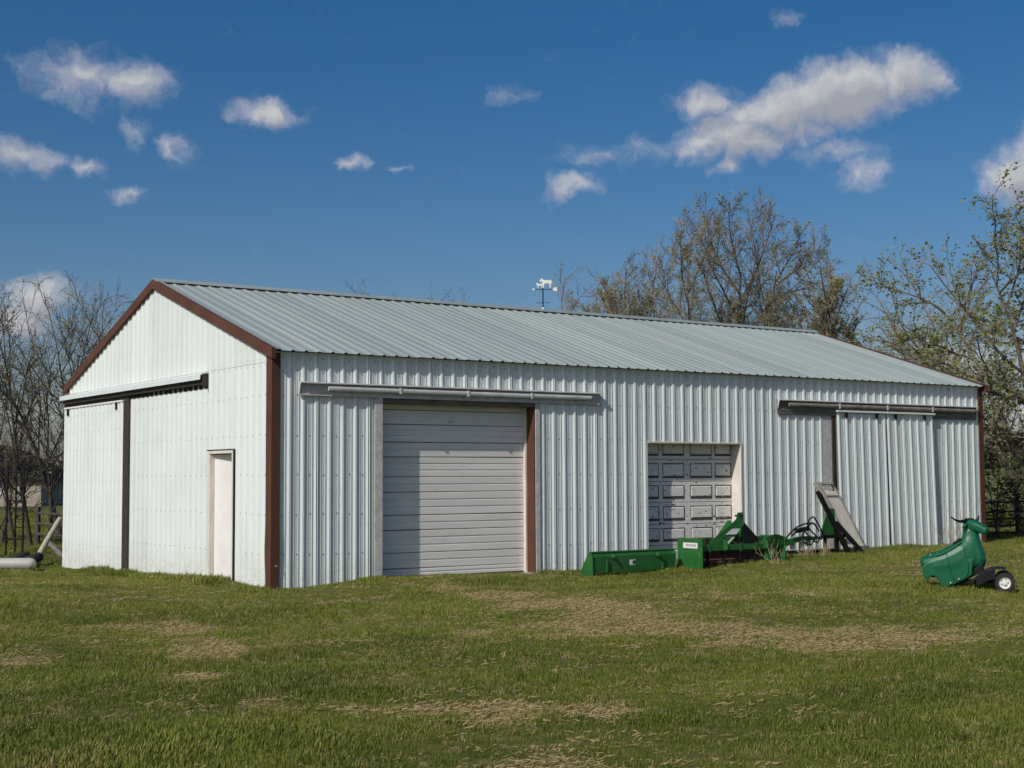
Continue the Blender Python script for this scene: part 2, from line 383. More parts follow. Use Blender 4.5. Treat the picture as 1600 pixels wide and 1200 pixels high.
def ground_mat():
    m, n, l, b, o = new_mat('lawn_soil_and_thatch')
    a = N(n, l, 'ShaderNodeAttribute', attribute_name='dry')
    p = pos(n, l)
    f = N(n, l, 'ShaderNodeTexNoise', ins={'Vector': p, 'Scale': 38., 'Detail': 5., 'Roughness': .7})
    f2 = N(n, l, 'ShaderNodeTexNoise', ins={'Vector': p, 'Scale': 3., 'Detail': 6.})
    big = N(n, l, 'ShaderNodeTexNoise', ins={'Vector': pos(n, l, (1, 1, .1)), 'Scale': .03, 'Detail': 5.})
    green = mixc(n, l, f.outputs[0], (.055, .066, .018), (.15, .155, .045))
    green = mixc(n, l, ramp(n, l, f2.outputs[0], .4, .7, 0, .5), green, (.15, .125, .05))
    straw = mixc(n, l, ramp(n, l, f.outputs[0], .3, .7), (.17, .12, .062), (.44, .335, .19))
    c = mixc(n, l, a.outputs['Fac'], green, straw)
    # far pasture, beyond the lawn
    g = n.new('ShaderNodeNewGeometry'); d = N(n, l, 'ShaderNodeVectorMath', operation='DISTANCE'); l.new(g.outputs['Position'], d.inputs[0]); d.inputs[1].default_value = tuple(CAM)
    past = mixc(n, l, ramp(n, l, big.outputs[0], .4, .6), (.085, .105, .03), (.16, .14, .06))
    c = mixc(n, l, ramp(n, l, d.outputs['Value'], 45, 70), c, past)
    l.new(c, b.inputs['Base Color']); b.inputs['Roughness'].default_value = .95; b.inputs['Specular IOR Level'].default_value = .1
    bp = N(n, l, 'ShaderNodeBump', ins={'Strength': .6, 'Distance': .03, 'Height': f.outputs[0]}); l.new(bp.outputs[0], b.inputs['Normal'])
    return m
me.materials.append(ground_mat()); lawn = bpy.data.objects.new('lawn', me); C.objects.link(lawn); lawn['kind'] = 'structure'

# ------------------------------------------------------------------ the shed
L, WD, ZE, ZR = 17.05, 9.87, 3.60, 5.235
SL = (ZR-ZE)/(WD/2+.1)
PIT, X0 = .2286, .29
barn = thing('metal_shed', 'long white ribbed-steel farm shed with grey metal roof and brown trim', 'shed')
def prof(s0, s1, ph, hgt=.021):
    """ribbed sheet profile between s0 and s1: (position, height)"""
    pts = [(s0, 0.)]
    i = math.floor((s0-ph)/PIT)-1
    while ph+PIT*i < s1+PIT:
        c = ph+PIT*i
        for dx, h in ((-.046, 0), (-.015, hgt), (.013, hgt), (.032, 0), (.066, 0), (.072, .0045), (.082, .0045), (.088, 0), (.141, 0), (.147, .0045), (.157, .0045), (.163, 0)):
            if s0+.001 < c+dx < s1-.001: pts.append((c+dx, h))
        i += 1
    pts.append((s1, 0.)); return pts
def sheet(name, s0, s1, lo, hi, put, parent, mat, ph=X0, hgt=.021):
    """one ribbed panel; lo/hi: functions of s (or numbers); put(s, t, h) -> point"""
    b = MB(); P = prof(s0, s1, ph, hgt)
    f = (lambda q: q) if not callable(lo) else lo
    for s, h in P:
        a = lo(s) if callable(lo) else lo; c = hi(s) if callable(hi) else hi
        b.v += [put(s, a, h), put(s, c, h)]
    for j in range(len(P)-1): b.f.append((2*j, 2*j+2, 2*j+3, 2*j+1))
    return b.build(name, mat, parent)
def laps(s0, s1, ph):
    a = [s0]; x = ph+2*PIT
    while x-4*PIT > s0+.1: x -= 4*PIT
    while x < s1-.1:
        if x > s0+.1: a.append(x)
        x += 4*PIT
    a.append(s1); return list(zip(a[:-1], a[1:]))
def wall(name, s0, s1, base, top, openings, put, ph, backing, lap=None):
    """backing mesh with holes + one ribbed panel per sheet, cut around the openings"""
    cuts = sorted({s0, s1} | {o[0] for o in openings} | {o[1] for o in openings})
    bk = MB()
    for a, b in zip(cuts[:-1], cuts[1:]):
        op = [o for o in openings if o[0] <= (a+b)/2 <= o[1]]
        lo = max([o[2] for o in op], default=base)
        k = 8
        for j in range(k):
            p, q = a+(b-a)*j/k, a+(b-a)*(j+1)/k
            bk.quad(put(p, lo, -.03), put(q, lo, -.03), put(q, top(q), -.03), put(p, top(p), -.03))
    w = bk.build(name, M['inside'], barn)
    for a, b in laps(s0, s1, ph):
        cs = sorted({a, b} | {c for o in openings for c in o[:2] if a < c < b})
        for p, q in zip(cs[:-1], cs[1:]):
            if q-p < .004: continue
            op = [o for o in openings if o[0] <= (p+q)/2 <= o[1]]
            lo = max([o[2] for o in op], default=base)
            jit = random.uniform(-.0015, .0015)
            if lap is None: sheet('wall_panel', p, q, lo, top, (lambda s, t, h, jit=jit: put(s, t, h+jit)), w, M['siding'], ph)
            else:
                sheet('wall_panel', p, q, lo, lap+.02, (lambda s, t, h, jit=jit: put(s, t, h+jit)), w, M['siding'], ph)
                sheet('wall_panel', p, q, lap-.02, top, (lambda s, t, h, jit=jit: put(s, t, h+jit+.006)), w, M['siding'], ph)
    return w
putF = lambda s, t, h: (s, -h, t)
putG = lambda s, t, h: (-h, s, t)
putB = lambda s, t, h: (s, WD+h, t)
putE = lambda s, t, h: (L+h, s, t)
rake = lambda y: ZE + SL*(min(y, WD-y)+.1) - .03
OPF = [(1.86, 4.93, 2.93), (7.42, 9.75, 2.27), (12.02, 15.64, 2.93)]
wf = wall('front_wall', 0, L, -.25, lambda s: ZE-.005, OPF, putF, X0, M['inside'])
wg = wall('gable_wall', 0, WD, -.35, rake, [(1.42, 2.40, 2.10), (6.2, WD+.001, 3.24)], putG, .12, M['inside'], 3.46)
wb = wall('back_wall', 0, L, -.35, lambda s: ZE-.005, [], putB, X0, M['inside'])
we = wall('gable_wall', 0, WD, -.25, rake, [], putE, .12, M['inside'])
# screw heads on the girt lines
def screws(parent, pts, nrm, r=.0105):
    b = MB(); nrm = Vector(nrm); t1 = nrm.cross(Vector((0, 0, 1))).normalized(); t2 = Vector((0, 0, 1))
    for p in pts:
        p = Vector(p); i = len(b.v)
        for k in range(6):
            a = k*math.pi/3; b.v.append(tuple(p+t1*(r*math.cos(a))+t2*(r*math.sin(a))))
        for k in range(6):
            a = k*math.pi/3; b.v.append(tuple(p+nrm*.006+t1*(r*.75*math.cos(a))+t2*(r*.75*math.sin(a))))
        b.f += [(i+k, i+(k+1) % 6, i+6+(k+1) % 6, i+6+k) for k in range(6)]+[tuple(range(i+6, i+12))]
    return b.build('screw_heads', M['screw'], parent, kind='stuff')
ROWS = [1.711-1.22, 1.711-.61, 1.711, 1.711+.61, 1.711+1.22, 3.30, 3.5]
def inop(s, z, ops): return any(o[0]-.05 < s < o[1]+.05 and z < o[2]+.03 for o in ops)
pts = []
for z in ROWS:
    for i in range(-1, 74):
        s = X0+PIT*(i+.5)+random.uniform(-.008, .008)
        if .05 < s < L-.05 and not inop(s, z, OPF): pts.append((s, -.001, z+random.uniform(-.01, .01)))
screws(wf, pts, (0, -1, 0))
pts = []
for z in ROWS[:5]+[3.40, 3.50, 3.98, 4.5]:
    for i in range(0, 44):
        s = .12+PIT*(i+.5)+random.uniform(-.008, .008)
        if .2 < s < WD-.05 and z < rake(s)-.12 and not inop(s, z, [(1.42, 2.40, 2.15), (6.2, WD, 3.2)]) and not (s > 2.3 and 3.1 < z < 3.42):
            pts.append((-.001, s, z+random.uniform(-.012, .012)))
screws(wg, pts, (-1, 0, 0), .009)

# roof: one ribbed sheet per panel on each slope
def roof_pt(side):
    def put(s, t, h):
        n = Vector((0, -SL, 1)).normalized(); y = -.1+t; z = ZE+SL*t
        y += n.y*h; z += n.z*h
        return (s, y if side == 0 else WD-y, z)
    return put
rf = MB()
for sd in (0, 1):
    p = roof_pt(sd)
    for k in range(8):
        a, b = L*k/8, L*(k+1)/8
        rf.quad(p(a, .12, -.03), p(b, .12, -.03), p(b, WD/2+.09, -.03), p(a, WD/2+.09, -.03))
roof = rf.build('roof', M['inside'], barn)
for sd in (0, 1):
    for a, b in laps(-.05, L+.05, X0):
        jit = random.uniform(-.002, .002); q = roof_pt(sd)
        sheet('roof_panel', a, b, -.01, WD/2+.098, (lambda s, t, h, q=q, jit=jit: q(s, t, h+jit)), roof, M['galv'], X0, .021)
# ridge cap with its folded flanges
rc = MB()
for a, b in ((-.06, 3.0), (3.0, 6.06), (6.06, 9.1), (9.1, 12.15), (12.15, 15.2), (15.2, L+.06)):
    rc = MB(); e = .002*random.random(); z = ZR+.05+e; y = WD/2
    o = rc.prism([(a, y-.17, z-.17*SL-.012), (a, y-.16, z-.16*SL), (a, y-.02, z+.012), (a, y+.02, z+.012), (a, y+.16, z-.16*SL), (a, y+.17, z-.17*SL-.012), (a, y, z-.004)], (b-a-.003, 0, 0)).build('ridge_cap', M['galv'], roof)
ck = MB()
for sgn in (-1, 1): ck.box(0.02, L-.02, WD/2+sgn*.11-.012, WD/2+sgn*.11+.012, ZR-.05, ZR+.008)
ck.build('ridge_closure', M['seam'], roof)
# brown rake trim on both gables
for x0, x1, xo in ((-.075, -.004, -.05), (L+.004, L+.075, L+.05)):
    for sd in (0, 1):
        f = lambda y: y if sd == 0 else WD-y
        def zz(y): return ZE+SL*(y+.1)
        b = MB()
        y0, y1 = -.125, WD/2+(.0 if sd == 0 else -.002)
        b.prism([(x0, f(y0), zz(y0)-.125), (x0, f(y1), zz(y1)-.125), (x0, f(y1), zz(y1)+.038), (x0, f(y0), zz(y0)+.038)], (x1-x0, 0, 0))
        r = b.build('rake_trim', M['brown'], roof)
        b = MB(); xa, xb = (x1, x1+.085) if x0 < 1 else (x0-.085, x0)
        b.prism([(xa, f(y0), zz(y0)+.026), (xa, f(y1), zz(y1)+.026), (xa, f(y1), zz(y1)+.036), (xa, f(y0), zz(y0)+.036)], (xb-xa, 0, 0))
        b.build('trim_flange', M['galv'] if x0 < 1 else M['brown'], r)
# corner trim, the near one dented near its foot
def corner(x, sx, dent):
    b = MB(); zs = np.linspace(-.3, ZE-.03, 34)
    secs = []
    for z in zs:
        d = dent*(math.exp(-((z-.55)/.28)**2)*.028 + math.exp(-((z-.16)/.12)**2)*-.012)
        k = dent*math.exp(-((z-.8)/.08)**2)*.012
        o = .027
        pl = [(x+sx*.0, .17+d, 0), (x-sx*(o+d*.5), .172+d, 0), (x-sx*(o+d*.6), .04, 0), (x-sx*(o+d*.4-k), -o-d*.3+k, 0), (x+sx*(.115+d*.4), -o-d*.4, 0), (x+sx*.118, -.002, 0)]
        secs.append([(p[0], p[1], z) for p in pl])
    return b.loft(secs).build('corner_trim', M['brown'], barn)
ct = corner(0, 1, .45); corner(L, -1, 0)
screws(ct, [(.035, -.05, .33), (.062, -.05, .33)], (0, -1, 0), .009).data.materials[0] = M['hub']
for o_ in (MB().box(-.028, .09, WD-.05, WD+.028, -.35, ZE-.03).build('corner_trim', M['brown'], barn), MB().box(L-.09, L+.028, WD-.05, WD+.028, -.35, ZE-.03).build('corner_trim', M['brown'], barn)): pass
# dark floor and inner shell so that openings read as a real interior
MB().box(.06, L-.06, .42, WD-.08, .0, .03).build('floor_slab', M['concrete'], barn)

# --- overhead door (left of front)
def frontbox(name, mat, parent, *a): return bevel(MB().box(*a).build(name, mat, parent), .004)
DY = .25
od = MB().box(1.90, 4.86, DY+.03, DY+.05, -.1, 3.0).build('overhead_door', M['inside'], barn)
zl = [.045, .18, .435, .80, 1.046, 1.42, 1.669, 1.99, 2.235, 2.524, 2.762, 3.05]
for z0, z1 in zip(zl[:-1], zl[1:]):
    b = MB(); x0, x1 = 1.90, 4.84; g_ = random.uniform(.003, .0065); a, c = z0+g_, z1-g_; h = c-a
    pr = [(a, .012), (a+.008, 0)]; k_ = max(1, round(h/.105)-1)
    for f_ in range(1, k_+1):
        q = a+h*f_/(k_+1); w_ = .009; pr += [(q-w_-.006, 0), (q-w_, .010), (q+w_, .010), (q+w_+.006, 0)]
    pr += [(c-.008, 0), (c, .012)]
    tilt = random.uniform(-.002, .002); yo = random.uniform(-.003, .003)
    for z, y in pr: b.v += [(x0, DY+y+yo, z+tilt), (x1, DY+y-yo, z-tilt)]
    for j in range(len(pr)-1): b.f.append((2*j, 2*j+1, 2*j+3, 2*j+2))
    b.build('door_section', M['door_skin'], od)
MB().box(1.9, 4.84, DY-.004, DY+.035, -.03, .042).build('bottom_seal', M['board_dark'], od)
frontbox('lock_handle', M['rail'], od, 3.30, 3.42, DY-.02, DY-.001, 2.575, 2.60)
frontbox('jamb', M['jamb_white'], barn, 4.845, 4.885, .192, DY+.06, -.1, 2.93)
frontbox('jamb', M['brown'], barn, 4.887, 4.93, -.012, .30, -.1, 2.928)
frontbox('jamb', M['brown'], barn, 1.855, 1.90, -.012, .28, -.1, 2.928)
frontbox('door_trim', M['board'], barn, 1.76, 1.905, -.034, -.0205, -.2, 2.925)
frontbox('door_trim', M['board'], barn, 4.905, 5.0, -.034, -.0205, -.2, 2.925)
MB().box(1.86, 4.93, -.0, .30, 2.86, 2.95).build('lintel', M['board_dark'], barn)
frontbox('door_sill', M['concrete'], barn, 1.80, 4.95, -.10, .40, -.2, .028)

# --- track hoods: header board, flashing and round track
def hood(x0, x1, rail0, rail1, zb, zt, end, rm_='rail', bd='board'):
    h = frontbox('track_hood', M[bd], barn, x0, x1, -.05, -.0205, zb, zt)
    b = MB(); b.prism([(x0, -.02, zt+.012), (x0, -.115, zt-.004), (x0, -.115, zt-.022), (x0, -.108, zt-.022), (x0, -.108, zt-.008), (x0, -.02, zt+.004)], (x1-x0, 0, 0)); b.build('flashing', M['rail'], h)
    if end:
        MB().prism([(x0+.001, -.052, zt-.002), (x0+.001, -.107, zt-.009), (x0+.001, -.052, zb+.03)], (.012, 0, 0)).build('end_plate', M['board'], h)
    n = max(2, round((rail1-rail0)/1.4)); st = (rail1-rail0)/n
    for k in range(n):
        zc = zt-.095+random.uniform(-.003, .003)
        b = MB(); sec = []
        for q in range(9):
            t = -math.pi*.35+q*math.pi*1.35/8
            sec.append((rail0+k*st, -.088+.026*-math.sin(t)*1.0, zc+.04*math.cos(t)))
        b.prism(sec, (st-.004, 0, 0)); b.build('track_rail', M[rm_], h, smooth=False)
        if k: frontbox('track_bracket', M['rail'], h, rail0+k*st-.02, rail0+k*st+.02, -.12, -.052, zc-.05, zc+.05)
    return h
hood(.42, 6.31, .90, 6.08, 2.925, 3.135, True)
h2 = hood(10.71, 16.82, 10.98, 16.72, 2.925, 3.15, True, 'old_rail', 'board_dark')
frontbox('header_board', M['board_dark'], h2, 10.72, 16.80, -.045, -.021, 2.86, 2.92)

# --- panelled garage door, white paint peeling
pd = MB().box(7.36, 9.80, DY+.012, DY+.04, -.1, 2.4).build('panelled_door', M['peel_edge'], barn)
zs = [.0, .392, .775, 1.178, 1.564, 1.976, 2.38]
cols = [(7.36, 7.905), (8.00, 8.53), (8.68, 9.23), (9.31, 9.80)]
for z0, z1 in zip(zs[:-1], zs[1:]):
    s_ = MB().box(7.36, 9.735, DY, DY+.011, z0+.005, z1-.005).build('door_section', M['peel'], pd)
    for a, c in cols:
        a_, c_, e, f_ = max(a, 7.37), min(c, 9.725), z0+.075, z1-.07
        # moulding frame, ragged peeled edges; bottom strip widened to paint in groove shade
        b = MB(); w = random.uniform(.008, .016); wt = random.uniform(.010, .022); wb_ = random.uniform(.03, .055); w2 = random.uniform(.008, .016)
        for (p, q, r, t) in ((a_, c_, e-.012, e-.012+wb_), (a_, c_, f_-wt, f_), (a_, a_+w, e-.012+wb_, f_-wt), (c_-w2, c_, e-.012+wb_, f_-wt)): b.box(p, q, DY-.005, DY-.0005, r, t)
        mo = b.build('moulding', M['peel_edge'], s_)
        b = MB(); a2, c2, e2, f2 = a_+.018, c_-.018, e+.03, f_-.024; k = .012
        b.loft([[(a2, DY-.001, e2), (c2, DY-.001, e2), (c2, DY-.001, f2), (a2, DY-.001, f2)], [(a2+k, DY-.013, e2+k), (c2-k, DY-.013, e2+k), (c2-k, DY-.013, f2-k), (a2+k, DY-.013, f2-k)]])
        b.build('door_panel', M['peel'], s_)
frontbox('jamb', M['jamb_white'], barn, 9.74, 9.775, -.016, DY+.05, -.1, 2.30)
frontbox('jamb', M['jamb_white'], barn, 7.39, 7.425, -.018, DY+.05, -.1, 2.30)
frontbox('lintel', M['jamb_white'], barn, 7.426, 9.739, -.018, DY+.05, 2.262, 2.298)

# --- pair of ribbed sliding doors hanging a little askew
frontbox('door_post', M['board'], barn, 12.0, 12.26, -.012, .06, -.2, 2.92)
frontbox('door_post', M['dark_brown'], barn, 12.265, 12.345, -.03, .06, -.2, 2.93)
MB().box(12.2, 15.62, .06, .08, -.2, 2.95).build('inner_lining', M['inside'], barn)
frontbox('door_post', M['rail'], barn, 15.30, 15.66, .004, .05, -.2, 2.92)
def leaf(x0, x1, tilt, y):
    zb, zt = .10, 2.93
    fr = MB()
    put = lambda s, t, h: (s+tilt*(zt-t), y-h-(zt-t)*.012, t)
    for s_a, s_b in ((x0, x0+.04), (x1-.04, x1)):
        fr.prism([put(s_a, zb, -.004), put(s_b, zb, -.004), put(s_b, zt, -.004), put(s_a, zt, -.004)], (0, .035, 0))
    for zc in (zb+.1, 1.05, 2.0, zt-.08):
        fr.prism([put(x0+.041, zc-.04, -.005), put(x1-.041, zc-.04, -.005), put(x1-.041, zc+.04, -.005), put(x0+.041, zc+.04, -.005)], (0, .03, 0))
    lf = fr.build('sliding_door', M['board_dark'], barn)
    for a, b in laps(x0+.002, x1-.002, x0+.06):
        sheet('wall_panel', a, b, zb, zt, put, lf, M['siding'], x0+.06)
    sp = []
    for z in (.62, 1.25, 1.9, 2.5):
        for i in range(7):
            s = x0+.06+PIT*(i+.5)
            if s < x1-.05:
                q = put(s, z, .001); sp.append(q)
    screws(lf, sp, (0, -1, 0), .009)
    bevel(MB().box(x0-.03, x1+.02, y-.06, y+.03, zt+.004, zt+.045).build('top_rail', M['white'], lf), .006)
    for s in (x0+.26, x1-.3):
        MB().box(s-.028, s+.028, y-.05, y-.021, zt-.10, zt+.003).build('hanger', M['black_steel'], lf)
    return lf
leaf(12.37, 13.845, .006, -.045); leaf(13.86, 15.34, .016, -.050)

# --- gable: sliding door leaf, hood, brown post, small walk door
def gbox(name, mat, parent, *a): return bevel(MB().box(*a).build(name, mat, parent), .004)
gbox('door_post', M['dark_brown'], barn, -.04, .05, 6.17, 6.42, -.35, 3.24)
MB().box(.07, .09, 6.2, WD-.05, -.3, 3.3).build('inner_lining', M['inside'], barn)
gd = MB().box(-.045, -.02, 6.44, WD+.09, -.25, 3.10).build('sliding_door', M['board_dark'], barn)
putD = lambda s, t, h: (-.047-h, s, t)
for a, b in laps(6.44, WD+.09, .12): sheet('wall_panel', a, b, -.26, 3.12, putD, gd, M['siding'], .12)
screws(gd, [(-.048, .12+PIT*(i+.5), z) for z in (.35, .95, 1.62, 2.25, 2.62, 2.95) for i in range(27, 43) if 6.5 < .12+PIT*(i+.5) < WD+.05], (-1, 0, 0), .008)
gbox('top_rail', M['white'], gd, -.075, -.02, 6.43, WD+.10, 3.121, 3.155)
for s in (6.75, 9.7): MB().box(-.09, -.068, s-.03, s+.03, 2.98, 3.12).build('hanger', M['black_steel'], gd)
gh = MB().box(-.02, -.0205+.012, 2.47, WD+.1, 3.16, 3.40).build('track_hood', M['inside'], barn)
b = MB(); b.prism([(-.02, 2.46, 3.43), (-.155, 2.46, 3.385), (-.165, 2.46, 3.30), (-.155, 2.46, 3.30), (-.146, 2.46, 3.375), (-.02, 2.46, 3.415)], (0, WD+.13-2.46, 0)); b.build('hood_cover', M['siding'], gh)
gbox('track_rail', M['dark_brown'], gh, -.10, -.03, 2.52, WD+.08, 3.225, 3.30)
gbox('end_plate', M['dark_brown'], gh, -.12, -.021, 2.43, 2.458, 3.18, 3.40)
frw = MB().box(.001, .03, 1.42, 2.40, 2.06, 2.10).build('walk_door_frame', M['white'], barn)
gbox('jamb', M['jamb_white'], frw, -.03, .20, 2.33, 2.42, -.1, 2.06)
gbox('jamb', M['jamb_white'], frw, -.03, .20, 1.40, 1.445, -.1, 2.06)
gbox('head_trim', M['jamb_white'], frw, -.032, .20, 1.40, 2.42, 2.062, 2.115)
gbox('drip_cap', M['black_steel'], frw, -.045, -.01, 1.36, 2.44, 2.117, 2.13)
gbox('side_gap', M['black_steel'], frw, -.022, .01, 1.345, 1.397, -.1, 2.112)
ang = R(7)
b = MB(); hy, hx = 2.325, .06
def dpt(s, t, z): return (hx+math.sin(ang)*s+math.cos(ang)*t, hy-math.cos(ang)*s+math.sin(ang)*t, z)
b.prism([dpt(0, 0, .02), dpt(.875, 0, .02), dpt(.875, 0, 2.05), dpt(0, 0, 2.05)], (.04, .004, 0))
wd = bevel(b.build('walk_door', M['white'], frw), .003)
gbox('threshold', M['board_dark'], frw, -.03, .2, 1.45, 2.33, -.1, .018)

# ------------------------------------------------------------------ weathervane on the ridge
vx, vy, vz = 8.70, WD/2, ZR+.052
vane = thing('weathervane', 'small weathervane with two white animals and an arrow on the shed ridge', 'weathervane', (vx, vy, vz))
b = MB(); b.tube([(0, 0, -.03), (0, 0, .50)], .013, 8); b.build('rod', M['black_steel'], vane)
b = MB(); b.tube([(0, 0, -.02), (0, 0, .02), (0, 0, .05)], [.035, .03, .012], 10); b.build('base', M['hub'], vane)
d = Vector((.82, -.57, 0)); e = Vector((.57, .82, 0))
b = MB()
for k in range(4):
    v = (d, e, -d, -e)[k]; b.tube([Vector((0, 0, .13)), v*.05+Vector((0, 0, .16)), v*.10+Vector((0, 0, .13)), v*.15+Vector((0, 0, .15))], .006, 5)
b.build('scroll_arms', M['black_steel'], vane)
b = MB(); b.tube([-d*.20+Vector((0, 0, .44)), d*.24+Vector((0, 0, .44))], .008, 6); ar = b.build('arrow_shaft', M['black_steel'], vane)
def plate(name, poly, c, th=.02, mat='vane_white'):
    P = [c+d*x+Vector((0, 0, z)) - e*(th/2) for x, z in poly]
    return MB().prism(P, e*th).build(name, M[mat], vane)
plate('arrow_head', [(-.06, 0), (0, .022), (.015, 0), (0, -.022)], Vector((0, 0, .44))-d*.19)
plate('arrow_tail', [(-.05, 0), (-.03, .03), (.06, .045), (.035, 0), (.06, -.045), (-.03, -.03)], Vector((0, 0, .44))+d*.26)
def beast(c, k):
    q = [(-.135,.05),(-.15,.085),(-.125,.115),(-.105,.125),(-.10,.14),(-.085,.12),(-.06,.095),(.06,.09),(.10,.095),(.125,.06),(.13,.01),(.115,.0),(.115,.05),(.10,.055),(.095,0),(.09,-.075),(.065,-.075),(.07,-.01),(.045,.025),(-.04,.02),(-.055,-.03),(-.05,-.08),(-.075,-.08),(-.085,-.01),(-.09,.06),(-.115,.06)]
    plate('animal', [(x*k, z*k) for x, z in q], c, .03)
beast(Vector((0, 0, .545))+d*.075, 1.0); beast(Vector((0, 0, .505))-d*.07, .55)

# ------------------------------------------------------------------ green loader bucket (beside the panelled door)
gz = .10
bk = thing('loader_bucket', 'low green loader bucket lying in the grass left of the panelled door', 'bucket', (5.42, -.92, gz-.06), R(1))
LB = 1.86
pf = [(0, .0), (0, .30), (.05, .335), (.11, .335), (.30, .28), (.52, .03), (.52, 0)]
sec = [(.0, .0), (.0, .27), (.03, .315), (.09, .335), (.10, .328), (.045, .30), (.015, .26), (.015, .02), (.28, .02), (.28, 0)]
MB().prism([(.0, y, z) for y, z in sec], (LB, 0, 0)).build('shell', M['green'], bk)
for x in (-.013, LB+.001):
    bevel(MB().prism([(x, y, z) for y, z in [(-.03, -.10), (-.02, .29), (.02, .345), (.08, .35), (.24, .12), (.30, .0), (.30, -.10)]], (.012, 0, 0)).build('side_plate', M['green'], bk), .003)
MB().tube([(0, .05, .34), (LB, .05, .34)], .022, 8).build('top_lip', M['green'], bk)
for x in (.42, 1.42):
    b = MB(); b.prism([(x, -.001, .30), (x, -.06, .31), (x, -.08, .26), (x, -.055, .23), (x, -.03, .26), (x, -.001, .22)], (.025, 0, 0)); b.build('hook', M['green'], bk)
for x in (.30, 1.55): MB().box(x, x+.02, -.035, -.001, .02, .22).build('rib', M['green'], bk)
st = MB().box(.82, .95, -.004, -.001, .11, .20).build('sticker', M['sticker'], bk)
MB().box(.885, .945, -.006, -.0045, .125, .185).build('sticker_print', M['ink'], st)

# ------------------------------------------------------------------ green box scraper with three-point mast
bb = thing('box_scraper', 'green box scraper with white label on its end plate and a tall hitch mast', 'box scraper', (7.50, -1.12, .15), R(-1))
LX = 1.98
def endplate(x):
    return bevel(MB().prism([(x, y, z) for y, z in [(-.24, -.10), (-.24, .40), (-.21, .425), (.39, .425), (.42, .40), (.42, -.10)]], (.014, 0, 0)).build('end_plate', M['green'], bb), .003)
ep = endplate(.0); endplate(LX)
sk = MB().box(-.004, -.001, -.12, .26, .25, .345).build('label', M['sticker'], ep)
cu = bpy.data.curves.new('label_text', 'FONT'); cu.body = 'FRONTIER'; cu.size = .05; cu.extrude = .001; cu.align_x = 'CENTER'; cu.align_y = 'CENTER'
to = bpy.data.objects.new('label_text', cu); C.objects.link(to)
dg = bpy.context.evaluated_depsgraph_get(); tm = bpy.data.meshes.new_from_object(to.evaluated_get(dg)); bpy.data.objects.remove(to)
tm.materials.clear(); tm.materials.append(M['ink'])
to = bpy.data.objects.new('lettering', tm); C.objects.link(to); to.parent = sk; to.location = (-.0055, .05, .297); to.rotation_euler = (R(90), 0, R(-90)); to.scale = (1.15, 1.15, 1)
MB().prism([(.015, y, z) for y, z in [(.30, .0), (.36, .02), (.42, .30), (.44, .40), (.42, .40), (.33, .04), (.28, .01)]], (LX-.016, 0, 0)).build('moldboard', M['rust'], bb)
MB().prism([(.015, y, z) for y, z in [(-.10, -.02), (.20, -.06), (.22, -.03), (-.08, .03)]], (LX-.016, 0, 0)).build('cutting_blade', M['rust'], bb)
bevel(MB().box(.015, LX-.001, -.16, -.06, .20, .30).build('shank_bar', M['green'], bb), .005)
bevel(MB().box(.015, LX-.001, .18, .27, .33, .41).build('rear_bar', M['green'], bb), .005)
for k in range(5):
    x = .22+k*.37
    s_ = bevel(MB().prism([(x, y, z) for y, z in [(-.135, .42), (-.085, .42), (-.085, .02), (-.16, -.09), (-.21, -.11), (-.14, .0)]], (.028, 0, 0)).build('ripper_shank', M['black_steel'], bb), .003)
    MB().box(x-.012, x+.04, -.175, -.161, .18, .33).build('shank_clamp', M['green'], s_)
# A-frame mast
for x in (.86, 1.12):
    m_ = bevel(MB().prism([(x, y, z) for y, z in [(-.105, .30), (-.10, .46), (-.03, .72), (.05, .72), (.36, .42), (.36, .36)]], (.016, 0, 0)).build('mast_plate', M['green'], bb), .003)
bevel(MB().prism([(.20, -.13, .30), (.36, -.13, .40), (.80, -.12, .66), (.93, -.11, .74), (.97, -.11, .86), (1.09, -.11, .86), (1.09, -.11, .72), (1.05, -.12, .60), (.82, -.13, .42), (.74, -.13, .30)], (0, .02, 0)).build('mast_brace', M['green'], bb), .003)
for (p, q) in (([(.64, .475), (.80, .575), (.99, .575), (.90, .475)], .003), ([(.64, .31), (.80, .43), (.86, .43), (.71, .31)], .003)):
    MB().prism([(x, -.134-q, z) for x, z in p], (0, q, 0)).build('decal', M['sticker'], bb)
bevel(MB().prism([(1.095, -.115, .30), (1.095, -.115, .70), (1.20, -.115, .60), (1.44, -.115, .40), (1.44, -.115, .30)], (0, .016, 0)).build('hitch_brace', M['black_steel'], bb), .003)  # right side of the mast, coloured black to paint in its shade
MB().tube([(1.02, -.15, .80), (1.02, -.08, .80), (1.02, .02, .80)], .018, 8).build('top_pin', M['black_steel'], bb)
for x in (.55, 1.50):
    bevel(MB().prism([(x, -.17, .20), (x, -.28, .22), (x, -.28, .34), (x, -.17, .40)], (.02, 0, 0)).build('lower_lug', M['green'], bb), .003)
# curved guard at the right end
b = MB(); secs = []
for k in range(9):
    t = k/8; secs.append([(1.50+.46*t, -.22-.05*math.sin(t*3.1), .40+.06*math.sin(t*3.1)), (1.50+.46*t, -.20-.05*math.sin(t*3.1), .40+.06*math.sin(t*3.1)), (1.50+.46*t, -.20, .10), (1.50+.46*t, -.22, .10)])
# (the plate is open below the bar)
for s_ in secs:
    s_[2] = (s_[2][0], s_[2][1], .27); s_[3] = (s_[3][0], s_[3][1], .27)
b.loft(secs).build('guard_plate', M['green'], bb)
b = MB(); b.tube([(1.66, -.10, -.10), (1.66, -.10, .20)], .075, 14); b.build('stand_can', M['green'], bb, smooth=False)

